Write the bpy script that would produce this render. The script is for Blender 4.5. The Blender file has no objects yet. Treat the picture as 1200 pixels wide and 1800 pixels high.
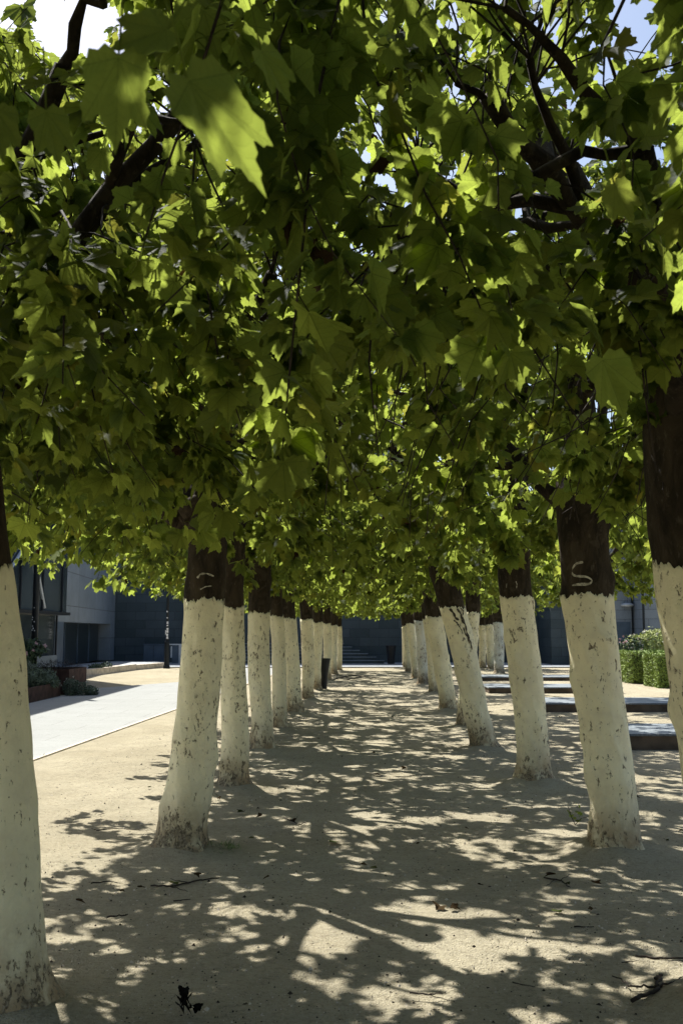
import bpy, math, random
import numpy as np
from mathutils import Vector
R = math.radians
rng = np.random.default_rng(7)
random.seed(7)
S = bpy.context.scene
C = S.collection

# ------------------------------------------------------------ camera, world, sun, exposure
CAM_H, FPX = 1.55, 1750.0
PITCH = math.atan(210.0 / FPX)
cam_d = bpy.data.cameras.new('camera')
cam = bpy.data.objects.new('camera', cam_d); C.objects.link(cam)
cam.location = (0, 0, CAM_H); cam.rotation_euler = (R(90) + PITCH, 0, 0)
cam_d.sensor_fit = 'VERTICAL'; cam_d.sensor_height = 36; cam_d.lens = 35
cam_d.clip_start = 0.05; cam_d.clip_end = 2000
cam_d.dof.use_dof = True; cam_d.dof.focus_distance = 7.5; cam_d.dof.aperture_fstop = 8.0
S.camera = cam

SUN_EL, SUN_AZ = R(55), R(33)            # azimuth: measured to the left of straight ahead (+Y)
W = bpy.data.worlds.new('World'); S.world = W; W.use_nodes = True
wt = W.node_tree; wt.nodes.clear()
wo = wt.nodes.new('ShaderNodeOutputWorld'); wb = wt.nodes.new('ShaderNodeBackground')
sk = wt.nodes.new('ShaderNodeTexSky'); sk.sky_type = 'NISHITA'; sk.sun_disc = False
sk.sun_elevation = SUN_EL; sk.sun_rotation = -SUN_AZ; sk.air_density = 1.0; sk.dust_density = 2.2
wb.inputs['Strength'].default_value = 0.085
wt.links.new(sk.outputs[0], wb.inputs[0]); wt.links.new(wb.outputs[0], wo.inputs[0])
sd = bpy.data.lights.new('sun', 'SUN'); sd.energy = 4.6; sd.angle = R(0.53); sd.color = (1, .975, .93)
sun = bpy.data.objects.new('sun', sd); C.objects.link(sun)
to_sun = Vector((-math.sin(SUN_AZ) * math.cos(SUN_EL), math.cos(SUN_AZ) * math.cos(SUN_EL), math.sin(SUN_EL)))
sun.rotation_euler = to_sun.to_track_quat('Z', 'Y').to_euler(); sun.location = (-20, 30, 40)
S.view_settings.view_transform = 'Standard'; S.view_settings.look = 'None'
S.view_settings.exposure = 1.12; S.view_settings.gamma = 1
S.render.engine = 'CYCLES'
S.cycles.max_bounces = 10; S.cycles.diffuse_bounces = 5; S.cycles.transmission_bounces = 8; S.cycles.glossy_bounces = 3
S.cycles.sample_clamp_indirect = 6

# ------------------------------------------------------------ helpers
cp, sp = math.cos(PITCH), math.sin(PITCH)
def ray(px, py):
    x, y = (px - 600) / FPX, (900 - py) / FPX
    return np.array([x, cp - y * sp, sp + y * cp])
def at(px, py, z=0.0):
    d = ray(px, py); t = (z - CAM_H) / d[2]
    return np.array([d[0] * t, d[1] * t, z])
def atY(px, py, Y):
    d = ray(px, py); t = Y / d[1]
    return np.array([d[0] * t, Y, CAM_H + d[2] * t])

def tag(o, label=None, cat=None, group=None, kind=None):
    if label: o['label'] = label
    if cat: o['category'] = cat
    if group: o['group'] = group
    if kind: o['kind'] = kind
    return o
def empty(name, loc=(0, 0, 0), rz=0.0):
    o = bpy.data.objects.new(name, None); C.objects.link(o)
    o.location = loc; o.rotation_euler = (0, 0, rz); o.empty_display_size = .2
    return o
def link(name, me, parent=None, loc=(0, 0, 0)):
    o = bpy.data.objects.new(name, me); C.objects.link(o); o.location = loc
    if parent: o.parent = parent
    return o
def mesh_np(name, V, F, mats, uvs=None, smooth=False, midx=None):
    """V (n,3), F list of lists or (m,k) array; uvs dict name->(loops,2)"""
    me = bpy.data.meshes.new(name)
    V = np.asarray(V, np.float32)
    if isinstance(F, np.ndarray):
        m, k = F.shape
        li = F.ravel().astype(np.int32); ls = np.arange(0, m * k, k, dtype=np.int32)
    else:
        li = np.array([i for f in F for i in f], np.int32)
        ln = np.array([len(f) for f in F]); ls = np.concatenate([[0], np.cumsum(ln)[:-1]]).astype(np.int32); m = len(F)
    me.vertices.add(len(V)); me.vertices.foreach_set('co', V.ravel())
    me.loops.add(len(li)); me.loops.foreach_set('vertex_index', li)
    me.polygons.add(m); me.polygons.foreach_set('loop_start', ls)
    for n, u in (uvs or {}).items():
        L = me.uv_layers.new(name=n); L.data.foreach_set('uv', np.asarray(u, np.float32).ravel())
    for mt in (mats if isinstance(mats, (list, tuple)) else [mats]): me.materials.append(mt)
    if midx is not None: me.polygons.foreach_set('material_index', np.asarray(midx, np.int32))
    me.update(calc_edges=True); me.validate()
    me.polygons.foreach_set('use_smooth', np.full(len(me.polygons), bool(smooth)))
    return me

class MB:
    def __init__(s): s.v = []; s.f = []
    def add(s, V, F):
        b = len(s.v); s.v += [tuple(map(float, p)) for p in V]; s.f += [[b + i for i in f] for f in F]; return s
    def box(s, x0, x1, y0, y1, z0, z1, bev=0.0):
        if bev <= 0:
            V = [(x, y, z) for z in (z0, z1) for (x, y) in ((x0, y0), (x1, y0), (x1, y1), (x0, y1))]
            return s.add(V, [(3, 2, 1, 0), (4, 5, 6, 7), (0, 1, 5, 4), (1, 2, 6, 5), (2, 3, 7, 6), (3, 0, 4, 7)])
        b = bev
        def ring(z, i): return [(x0 + i, y0, z), (x1 - i, y0, z), (x1, y0 + i, z), (x1, y1 - i, z), (x1 - i, y1, z), (x0 + i, y1, z), (x0, y1 - i, z), (x0, y0 + i, z)]
        def inner(z): return [(x0 + b, y0 + b, z), (x1 - b, y0 + b, z), (x1 - b, y0 + b, z), (x1 - b, y1 - b, z), (x1 - b, y1 - b, z), (x0 + b, y1 - b, z), (x0 + b, y1 - b, z), (x0 + b, y0 + b, z)]
        V = ring(z0, b) + ring(z1 - b, b) + inner(z1)
        F = [[i, (i + 1) % 8, 8 + (i + 1) % 8, 8 + i] for i in range(8)] + [[8 + i, 8 + (i + 1) % 8, 16 + (i + 1) % 8, 16 + i] for i in range(8)]
        F += [[7 - i for i in range(8)], [16, 17, 19, 21]]
        return s.add(V, F)
    def obox(s, p, q, t, z0, z1):
        """box along the line p->q, thickness t to its left"""
        p = np.array(p[:2], float); q = np.array(q[:2], float); d = (q - p) / np.linalg.norm(q - p); n = np.array([-d[1], d[0]]) * t
        B = [p, q, q + n, p + n]
        V = [(*b, z0) for b in B] + [(*b, z1) for b in B]
        return s.add(V, [(3, 2, 1, 0), (4, 5, 6, 7), (0, 1, 5, 4), (1, 2, 6, 5), (2, 3, 7, 6), (3, 0, 4, 7)])
    def tube(s, P, rad, seg=6, cap=True):
        P = [np.array(p, float) for p in P]; n = len(P)
        if np.isscalar(rad): rad = [rad] * n
        V = []; up = np.array([.13, .31, .94])
        for i in range(n):
            d = P[min(i + 1, n - 1)] - P[max(i - 1, 0)]; d /= (np.linalg.norm(d) + 1e-9)
            a = np.cross(d, up); la = np.linalg.norm(a)
            if la < .1: a = np.cross(d, [1, 0, 0]); la = np.linalg.norm(a)
            a /= la; b = np.cross(d, a)
            for k in range(seg):
                t = 2 * math.pi * k / seg; V.append(P[i] + rad[i] * (math.cos(t) * a + math.sin(t) * b))
        F = [[i * seg + k, i * seg + (k + 1) % seg, (i + 1) * seg + (k + 1) % seg, (i + 1) * seg + k] for i in range(n - 1) for k in range(seg)]
        if cap: F += [list(range(seg))[::-1], [(n - 1) * seg + k for k in range(seg)]]
        return s.add(V, F)
    def lathe(s, prof, seg=20, c=(0, 0)):
        V = [(c[0] + r * math.cos(2 * math.pi * k / seg), c[1] + r * math.sin(2 * math.pi * k / seg), z) for r, z in prof for k in range(seg)]
        n = len(prof)
        F = [[i * seg + k, i * seg + (k + 1) % seg, (i + 1) * seg + (k + 1) % seg, (i + 1) * seg + k] for i in range(n - 1) for k in range(seg)]
        F += [list(range(seg))[::-1], [(n - 1) * seg + k for k in range(seg)]]
        return s.add(V, F)
    def build(s, name, mat, parent=None, loc=(0, 0, 0), smooth=False):
        return link(name, mesh_np(name, np.array(s.v), s.f, mat, smooth=smooth), parent, loc)

# ------------------------------------------------------------ materials
class N:
    def __init__(s, name):
        s.m = bpy.data.materials.new(name); s.m.use_nodes = True; s.t = s.m.node_tree; s.t.nodes.clear()
        s.out = s.n('ShaderNodeOutputMaterial')
    def n(s, ty, **kw):
        o = s.t.nodes.new(ty)
        for k, v in kw.items():
            if k.startswith('i_'):
                o.inputs[k[2:].replace('_', ' ')].default_value = v
            else: setattr(o, k, v)
        return o
    def l(s, a, b): s.t.links.new(a, b)
    def obj_rand(s): return s.n('ShaderNodeObjectInfo').outputs['Random']
    def tc(s, which='Object', rnd=False, scale=(1, 1, 1)):
        tc = s.n('ShaderNodeTexCoord'); mp = s.n('ShaderNodeMapping'); mp.inputs['Scale'].default_value = scale
        s.l(tc.outputs[which], mp.inputs[0])
        if rnd:
            oi = s.n('ShaderNodeObjectInfo'); cb = s.n('ShaderNodeCombineXYZ')
            m = s.math('MULTIPLY', oi.outputs['Random'], 37.0)
            for k in range(3): s.l(m, cb.inputs[k])
            s.l(cb.outputs[0], mp.inputs['Location'])
        return mp.outputs[0]
    def pos(s, scale=(1, 1, 1)):
        g = s.n('ShaderNodeNewGeometry'); mp = s.n('ShaderNodeMapping'); mp.inputs['Scale'].default_value = scale
        s.l(g.outputs['Position'], mp.inputs[0]); return mp.outputs[0]
    def math(s, op, a, b=None, c=None, clamp=False):
        o = s.n('ShaderNodeMath', operation=op); o.use_clamp = clamp
        for i, v in enumerate((a, b, c)):
            if v is None: continue
            if isinstance(v, (int, float)): o.inputs[i].default_value = v
            else: s.l(v, o.inputs[i])
        return o.outputs[0]
    def noise(s, vec, scale, det=4, rough=.55, dist=0.0):
        o = s.n('ShaderNodeTexNoise'); o.inputs['Scale'].default_value = scale; o.inputs['Detail'].default_value = det
        o.inputs['Roughness'].default_value = rough; o.inputs['Distortion'].default_value = dist
        s.l(vec, o.inputs['Vector']); return o.outputs['Fac']
    def voro(s, vec, scale, feat='F1'):
        o = s.n('ShaderNodeTexVoronoi', feature=feat); o.inputs['Scale'].default_value = scale; s.l(vec, o.inputs['Vector']); return o.outputs['Distance']
    def ramp(s, f, lo, hi, a=0.0, b=1.0):
        o = s.n('ShaderNodeMapRange'); o.interpolation_type = 'SMOOTHSTEP'
        for i, v in enumerate((f, lo, hi, a, b)):
            if isinstance(v, (int, float)): o.inputs[i].default_value = v
            else: s.l(v, o.inputs[i])
        return o.outputs[0]
    def mix(s, f, a, b, mode='MIX'):
        o = s.n('ShaderNodeMix', data_type='RGBA', blend_type=mode)
        for v, idx in ((f, 0), (a, 6), (b, 7)):
            if isinstance(v, (int, float)): o.inputs[idx].default_value = v
            elif isinstance(v, tuple): o.inputs[idx].default_value = (*v, 1) if len(v) == 3 else v
            else: s.l(v, o.inputs[idx])
        return o.outputs[2]
    def bump(s, h, strength=.5, dist=.01, normal=None):
        o = s.n('ShaderNodeBump'); o.inputs['Strength'].default_value = strength; o.inputs['Distance'].default_value = dist
        s.l(h, o.inputs['Height'])
        if normal: s.l(normal, o.inputs['Normal'])
        return o.outputs[0]
    def bsdf(s, col, rough=.8, metal=0.0, nrm=None, spec=.3):
        if spec <= .1:                                       # dusty, fully matt
            o = s.n('ShaderNodeBsdfDiffuse'); o.inputs['Roughness'].default_value = 0
            if isinstance(col, tuple): o.inputs[0].default_value = (*col, 1)
            else: s.l(col, o.inputs[0])
            if nrm: s.l(nrm, o.inputs['Normal'])
            return o.outputs[0]
        o = s.n('ShaderNodeBsdfPrincipled')
        for v, k in ((col, 'Base Color'), (rough, 'Roughness'), (metal, 'Metallic'), (spec, 'Specular IOR Level')):
            if isinstance(v, (int, float)): o.inputs[k].default_value = v
            elif isinstance(v, tuple): o.inputs[k].default_value = (*v, 1)
            else: s.l(v, o.inputs[k])
        if nrm: s.l(nrm, o.inputs['Normal'])
        return o.outputs[0]
    def done(s, sh): s.l(sh, s.out.inputs[0]); return s.m

def simple(name, col, rough=.7, metal=0.0, var=.25, scale=6.0, bmp=.3, bd=.01, spec=.3):
    m = N(name); v = m.tc(); f = m.noise(v, scale, 6)
    f2 = m.noise(v, scale * 9, 3)
    c = m.mix(m.ramp(f, .3, .7), tuple(x * (1 - var) for x in col), tuple(min(1, x * (1 + var)) for x in col))
    return m.done(m.bsdf(c, rough, metal, m.bump(f2, bmp, bd), spec))

def mat_sand():
    m = N('sandy_ground'); p = m.pos()
    big = m.noise(p, .55, 4, .6); mid = m.noise(p, 3.2, 6, .65); fine = m.noise(p, 60, 5, .75)
    grit = m.voro(p, 95); sp2 = m.noise(p, 190, 2, .5)
    c = m.mix(m.ramp(big, .3, .7), (.355, .308, .205), (.45, .398, .275))
    c = m.mix(m.ramp(mid, .38, .66, 0, .45), c, (.27, .24, .165))
    c = m.mix(m.ramp(fine, .35, .7, 0, .45), c, (.52, .47, .36))
    pe = m.voro(p, 45)
    dark = m.ramp(m.math('ADD', pe, m.math('MULTIPLY', m.noise(p, 7, 3), .35)), .20, .31, .85, 0)
    c = m.mix(dark, c, (.10, .08, .055))
    c = m.mix(m.ramp(sp2, .66, .72, 0, .5), c, (.6, .54, .43))
    gr_ = m.noise(p, 27, 7, .8); c = m.mix(m.ramp(gr_, .5, .68, 0, .5), c, (.13, .105, .07)); c = m.mix(m.ramp(gr_, .30, .42, .35, 0), c, (.55, .50, .38))
    st = m.noise(m.pos((1, 3.2, 1)), 16, 6, .75, .5); c = m.mix(m.ramp(st, .55, .68, 0, .55), c, (.15, .125, .08))
    h = m.math('ADD', m.math('MULTIPLY', fine, .5), m.math('ADD', m.math('MULTIPLY', mid, 1.6), m.math('MULTIPLY', grit, -.25)))
    n1 = m.bump(h, 1.0, .035)
    return m.done(m.bsdf(c, .95, 0, n1, .1))

def mat_slabs(name, a, b, bw=1.2, bh=.6, mortar=(.4, .4, .38), off=.5, vert=False, ms=.008, rough=.75, rnd_bump=.2, dirt=.35):
    m = N(name); v = m.tc()
    if vert:
        sx = m.n('ShaderNodeSeparateXYZ'); m.l(v, sx.inputs[0]); cb = m.n('ShaderNodeCombineXYZ')
        m.l(m.math('ADD', sx.outputs[0], sx.outputs[1]), cb.inputs[0]); m.l(sx.outputs[2], cb.inputs[1]); vv = cb.outputs[0]
    else: vv = v
    br = m.n('ShaderNodeTexBrick'); m.l(vv, br.inputs['Vector']); br.offset = off
    br.inputs['Scale'].default_value = 1; br.inputs['Brick Width'].default_value = bw; br.inputs['Row Height'].default_value = bh
    br.inputs['Mortar Size'].default_value = ms; br.inputs['Mortar Smooth'].default_value = .3
    br.inputs['Color1'].default_value = (*a, 1); br.inputs['Color2'].default_value = (*b, 1); br.inputs['Mortar'].default_value = (*mortar, 1)
    f = m.noise(v, 1.3, 6, .65); g = m.noise(v, 30, 4, .6)
    c = m.mix(m.ramp(f, .3, .75, 0, dirt), br.outputs['Color'], tuple(x * .45 for x in a))
    c = m.mix(m.ramp(g, .4, .7, 0, .25), c, tuple(min(1, x * 1.4) for x in b))
    h = m.math('ADD', m.math('MULTIPLY', br.outputs['Fac'], -1.0), m.math('MULTIPLY', g, rnd_bump))
    if rough >= .9: return m.done(m.bsdf(c, rough, 0, None, .03))
    return m.done(m.bsdf(c, rough, 0, m.bump(h, .5, .01), .3))

def mat_bark():
    m = N('plane_bark'); v = m.tc(rnd=True, scale=(1, 1, .35)); u = m.tc(rnd=True)
    f = m.noise(v, 9, 8, .7, .6); g = m.noise(v, 38, 6, .7); patch = m.noise(u, 4.5, 3, .5, .8)
    c = m.mix(m.ramp(f, .35, .68), (.018, .014, .009), (.055, .042, .026))
    c = m.mix(m.ramp(patch, .60, .64, 0, .5), c, (.075, .06, .038))
    c = m.mix(m.ramp(g, .56, .70, 0, .6), c, (.12, .10, .07))
    h = m.math('ADD', f, m.math('MULTIPLY', g, .5))
    return m.done(m.bsdf(c, .93, 0, m.bump(h, 1.0, .018), .15))

def mat_wash(name='whitewash', chip=.0, col=(.90, .83, .56)):
    m = N(name); v = m.tc(rnd=True); vz = m.tc(rnd=True, scale=(1, 1, .55)); raw = m.tc()
    sx = m.n('ShaderNodeSeparateXYZ'); m.l(raw, sx.inputs[0]); z = sx.outputs[2]
    cl = m.noise(v, 3.1, 4, .6); pits = m.noise(vz, 30, 9, .72, .3); pits2 = m.noise(vz, 14, 5, .6, .5)
    low = m.ramp(z, .02, .42, .085, 0.0)
    th = m.math('SUBTRACT', m.math('ADD', .585 - chip, m.math('MULTIPLY', m.obj_rand(), .03)), m.math('ADD', m.math('MULTIPLY', m.math('SUBTRACT', cl, .5), .26), low))
    chips = m.ramp(m.math('SUBTRACT', pits, th), 0, .012)
    th2 = m.math('SUBTRACT', .672 - chip, m.math('ADD', m.math('MULTIPLY', m.math('SUBTRACT', cl, .5), .22), m.math('MULTIPLY', low, .9)))
    chips2 = m.ramp(m.math('SUBTRACT', pits2, th2), 0, .012)
    pits3 = m.noise(vz, 78, 3, .55); ch3 = m.ramp(m.math('SUBTRACT', pits3, m.math('SUBTRACT', .70 - chip, m.math('MULTIPLY', m.math('SUBTRACT', cl, .5), .30))), 0, .02, 0, .8)
    ch = m.math('MAXIMUM', m.math('MAXIMUM', chips, chips2), ch3)
    tone = m.noise(v, 2.0, 5, .6); tone2 = m.noise(v, 11, 4, .6)
    c = m.mix(m.ramp(tone, .3, .7), col, tuple(x * .84 for x in col))
    c = m.mix(m.ramp(tone2, .4, .75, 0, .35), c, (.62, .54, .38))
    dirty = m.math('MULTIPLY', m.ramp(z, .0, .52, 1, 0), m.ramp(m.noise(v, 7, 5, .65), .25, .6, .25, 1.0))
    c = m.mix(dirty, c, (.33, .235, .13))
    cc = m.mix(m.ramp(m.noise(v, 60, 2), .35, .65), (.10, .078, .048), (.30, .245, .16))
    c = m.mix(m.math('MULTIPLY', ch, .92), c, cc)
    fineb = m.noise(v, 75, 5, .7); lump = m.noise(v, 13, 3, .5)
    lump2 = m.noise(vz, 5, 3, .5); h = m.math('ADD', m.math('MULTIPLY', ch, -1.1), m.math('ADD', m.math('MULTIPLY', fineb, .4), m.math('ADD', m.math('MULTIPLY', lump, 1.6), m.math('MULTIPLY', lump2, 3.0))))
    return m.done(m.bsdf(c, .85, 0, m.bump(h, .9, .010), .2))

def mat_leaf(name, top, under, trans, tw=.42, dry=False):
    m = N(name); uv = m.n('ShaderNodeUVMap', uv_map='leaf'); rv = m.n('ShaderNodeUVMap', uv_map='rnd')
    su = m.n('ShaderNodeSeparateXYZ'); m.l(uv.outputs[0], su.inputs[0]); sr = m.n('ShaderNodeSeparateXYZ'); m.l(rv.outputs[0], sr.inputs[0])
    r, v = su.outputs[0], su.outputs[1]                       # r: distance from the leaf base, v: 0 on a main vein .. 1 between veins
    main = m.ramp(v, .02, m.math('ADD', .035, m.math('MULTIPLY', .03, m.math('SUBTRACT', 1.0, r))), 1, 0)
    w = m.math('FRACT', m.math('MULTIPLY', m.math('SUBTRACT', r, m.math('MULTIPLY', v, .16)), 9.0))
    sec = m.math('MULTIPLY', m.ramp(m.math('ABSOLUTE', m.math('SUBTRACT', w, .5)), .02, .09, .35, 0), m.ramp(v, .6, .95, 1, .2))
    vein = m.math('MAXIMUM', main, sec)
    p = m.tc(); bl = m.noise(p, 30, 3, .6)
    def var(c, dk, lt):
        a = m.mix(sr.outputs[0], tuple(x * dk for x in c), tuple(min(1, x * lt) for x in c))
        return m.mix(m.ramp(bl, .3, .7, 0, .3), a, tuple(x * .7 for x in c))
    ct = m.mix(m.math('MULTIPLY', vein, .5), var(top, .5, 1.5), tuple(min(1, x * 2.2) for x in top))
    cu = m.mix(m.math('MULTIPLY', vein, .35), var(under, .55, 1.45), tuple(min(1, x * 1.6) for x in under))
    tr = m.mix(m.math('MULTIPLY', vein, .7), var(trans, .6, 1.2), tuple(x * .35 for x in trans))
    tr = m.mix(m.ramp(sr.outputs[1], .9, 1.0, 0, .5), tr, (.55, .42, .05))
    g = m.n('ShaderNodeNewGeometry'); col = m.mix(g.outputs['Backfacing'], ct, cu)
    nb = m.bump(m.math('ADD', m.math('MULTIPLY', vein, -.6), m.math('MULTIPLY', m.ramp(m.math('ABSOLUTE', m.math('SUBTRACT', w, .5)), 0, .5), .35)), .22, .003)
    b = m.bsdf(col, .72 if not dry else .8, 0, nb, .13 if not dry else .1)
    t = m.n('ShaderNodeBsdfTranslucent'); m.l(tr, t.inputs[0]); m.l(nb, t.inputs['Normal'])
    mx = m.n('ShaderNodeMixShader'); mx.inputs[0].default_value = tw; m.l(b, mx.inputs[1]); m.l(t.outputs[0], mx.inputs[2])
    return m.done(mx.outputs[0])

M = {}
M['sand'] = mat_sand()
M['path'] = mat_slabs('pale_paving', (.300, .304, .282), (.318, .322, .300), 1.2, .8, (.21, .205, .19), ms=.007, dirt=.15, rough=.95)
M['pave'] = mat_slabs('grey_paving', (.30, .32, .33), (.36, .38, .39), .8, .8, (.2, .2, .2), ms=.01)
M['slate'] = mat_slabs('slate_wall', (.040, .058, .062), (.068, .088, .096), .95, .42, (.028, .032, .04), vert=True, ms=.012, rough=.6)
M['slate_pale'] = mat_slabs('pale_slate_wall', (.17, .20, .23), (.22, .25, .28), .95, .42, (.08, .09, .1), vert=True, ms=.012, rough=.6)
M['ledge_top'] = mat_slabs('slate_slab', (.20, .225, .235), (.25, .275, .285), 1.6, 3.0, (.07, .08, .09), ms=.01, rough=.5)
M['ledge_base'] = simple('dark_ledge_stone', (.085, .062, .042), .9, var=.4, scale=4)
M['concrete'] = mat_slabs('board_concrete', (.17, .20, .22), (.21, .24, .26), 3.6, 1.25, (.10, .11, .12), off=0, vert=True, ms=.02)
M['kerb'] = simple('kerb_stone', (.50, .44, .35), .85)
M['corten'] = simple('rusty_steel', (.066, .034, .024), .8, .2, var=.45, scale=5, bmp=.3)
M['dark_metal'] = simple('dark_painted_metal', (.02, .024, .028), .45, .4, var=.2, scale=8, bmp=.1)
M['black'] = simple('black_plastic', (.012, .013, .015), .5, 0, var=.3, scale=8, bmp=.15)
M['sticker'] = simple('faded_sticker', (.8, .83, .85), .6, var=.5, scale=40, bmp=.05)
M['bluepanel'] = simple('blue_grey_panel', (.07, .10, .135), .5, .1, var=.15, scale=2, bmp=.05)
M['white_metal'] = simple('pale_metal', (.5, .53, .55), .5, .1, var=.1)
M['soil'] = simple('planting_soil', (.035, .026, .018), .95, var=.5, scale=12, bmp=1, bd=.03)
M['bark'] = mat_bark()
M['wash'] = mat_wash()
M['wash_grey'] = mat_wash('worn_whitewash', .035, (.70, .71, .62))
M['paintmark'] = simple('white_paint_stroke', (.40, .375, .29), .9, var=.5, scale=50)
M['twig'] = simple('twig_bark', (.032, .024, .017), .9, var=.5, scale=25)
M['leaf'] = mat_leaf('plane_leaf', (.008, .021, .004), (.013, .027, .006), (.64, .78, .12), .33)
M['dryleaf'] = mat_leaf('dry_leaf', (.040, .028, .015), (.05, .034, .018), (.06, .03, .012), .15, True)
M['greenlitter'] = mat_leaf('wilted_leaf', (.035, .045, .018), (.055, .06, .03), (.08, .08, .02), .2, True)
M['shrub'] = simple('shrub_leaf', (.045, .075, .035), .7, var=.5, scale=9, bmp=0)
M['sage'] = simple('grey_green_leaf', (.085, .115, .075), .7, var=.4, scale=9, bmp=0)
M['lime'] = simple('yellow_green_leaf', (.34, .38, .12), .65, var=.4, scale=9, bmp=0)
M['pink'] = simple('pale_pink_petal', (.55, .36, .36), .7, var=.2, bmp=0)
M['white_petal'] = simple('white_petal', (.62, .60, .52), .7, var=.15, bmp=0)
M['grass'] = simple('grass_blade', (.10, .17, .035), .6, var=.4, scale=20, bmp=0)
M['hedge'] = simple('hedge_leaf', (.19, .26, .05), .6, var=.5, scale=14, bmp=0)
def glass_mat():
    m = N('facade_glass'); v = m.tc(); f = m.noise(v, .5, 3, .5, .5)
    c = m.mix(m.ramp(f, .35, .65), (.02, .028, .03), (.07, .085, .085))
    return m.done(m.bsdf(c, .06, 0, m.bump(m.noise(v, .8, 2), .12, .05), .8))
M['glass'] = glass_mat()
M['door_glass'] = simple('dark_door_glass', (.018, .026, .028), .3, 0, var=.3, scale=1, bmp=.02)

# ------------------------------------------------------------ leaf template (palmate plane-tree leaf)
half = [(.075, .87, .35), (.135, .845, .5), (.15, .74, .65), (.24, .71, .8), (.275, .625, 1.), (.33, .635, .75), (.40, .70, .5), (.47, .69, .3), (.58, .725, .0),
        (.575, .62, .35), (.635, .545, .5), (.55, .44, .75), (.555, .37, .9), (.535, .33, 1.), (.585, .28, .6), (.60, .205, .4), (.64, .15, .0), (.56, .07, .35), (.53, -.03, .6), (.36, -.025, .9), (.25, -.10, 1.), (.09, -.045, 1.)]
out = [(0, 1.02, 0.)] + half + [(0, .0, 1.)] + [(-x, y, v) for x, y, v in half[::-1]]
LP = np.array([(x, y) for x, y, v in out]); LVv = np.array([v for *_, v in out]); NO = len(out)
ctr = np.array([0, .03])
def leaf_template(ring):
    if not ring:
        P = np.vstack([ctr, LP]); v = np.concatenate([[0], LVv])
        F = np.array([(0, 1 + (i + 1) % NO, 1 + i) for i in range(NO)])
    else:
        mid = ctr + (LP - ctr) * .55
        P = np.vstack([ctr, mid, LP]); v = np.concatenate([[0], LVv, LVv])
        F = []
        for i in range(NO):
            j = (i + 1) % NO
            F += [(0, 1 + j, 1 + i), (1 + i, 1 + j, 1 + NO + j), (1 + i, 1 + NO + j, 1 + NO + i)]
        F = np.array(F)
    r = np.linalg.norm(P - ctr, axis=1)
    # petiole strip: 3 points to the left/right, in leaf units from (0,0) back to (0,-.4)
    return P, v, r, F
TPL = {False: leaf_template(False), True: leaf_template(True)}
def norm(a): return a / (np.linalg.norm(a, axis=-1, keepdims=True) + 1e-9)
def leaves_geo(base, d, n, size, g, ring=False, petiole=True, asp=None, curl=1.0):
    """vectorised: arrays of base points, directions, normals, sizes -> V, F, uv, rnd"""
    P, v, r, F = TPL[ring]
    K = len(base); n = norm(n - (n * d).sum(1, keepdims=True) * d); s = np.cross(d, n)
    sc = g.uniform(.72, 1.05, (K, 1)) if asp is None else asp
    x = P[:, 0][None] * sc * 1.0; y = P[:, 1][None] * np.ones((K, 1))
    fold = g.uniform(.0, .75, (K, 1)) * curl; droop = g.uniform(-.1, .7, (K, 1)) * curl; wav = g.uniform(.03, .12, (K, 1)) * curl; ph = g.uniform(0, 6.3, (K, 1))
    tw = g.normal(0, .25, (K, 1)) * curl
    ang = np.arctan2(P[:, 0], P[:, 1] - .03)[None]
    z = fold * np.abs(x) * .75 - droop * (y ** 2) * .55 - droop * .5 * x ** 2 + wav * np.sin(ang * 3 + ph) * r[None] + tw * x * y
    z = z + .07 * (v[None] - .5) * np.minimum(r, .6)[None] * 1.3       # creases: veins sunk, tissue raised
    V = base[:, None] + size[:, None, None] * (x[..., None] * s[:, None] + y[..., None] * d[:, None] + z[..., None] * n[:, None])
    nv = P.shape[0]; Fa = (F[None] + (np.arange(K) * nv)[:, None, None]).reshape(-1, 3)
    uv = np.stack([r[F], v[F]], -1)                                    # (f,3,2)
    uva = np.tile(uv.reshape(1, -1, 2), (K, 1, 1)).reshape(-1, 2)
    rn = g.uniform(0, 1, (K, 2)); rna = np.repeat(rn, F.size, axis=0)
    V = V.reshape(-1, 3)
    return V, Fa, uva, rna
def petioles(a, b, w, g):
    """thin crossed strips a->b with a sag"""
    K = len(a); ax = norm(b - a); s = norm(np.cross(ax, np.array([.2, .3, .93]))); q = np.cross(ax, s)
    m = (a + b) / 2 + np.array([0, 0, .008]); V = []; 
    V = np.stack([a + s * w, a - s * w, m + s * w, m - s * w, b + s * w, b - s * w, a + q * w, a - q * w, m + q * w, m - q * w, b + q * w, b - q * w], 1)
    f = np.array([(0, 1, 3), (0, 3, 2), (2, 3, 5), (2, 5, 4), (6, 7, 9), (6, 9, 8), (8, 9, 11), (8, 11, 10)])
    F = (f[None] + (np.arange(K) * 12)[:, None, None]).reshape(-1, 3)
    uv = np.tile(np.array([[.3, 0.]]), (F.size, 1)); rn = np.repeat(g.uniform(0, .8, (K, 2)), f.size, axis=0)
    return V.reshape(-1, 3), F, uv, rn
def merge(parts):
    V, F, U, Rn, o = [], [], [], [], 0
    for v, f, u, r in parts:
        V.append(v); F.append(f + o); U.append(u); Rn.append(r); o += len(v)
    return np.vstack(V), np.vstack(F), np.vstack(U), np.vstack(Rn)

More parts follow.
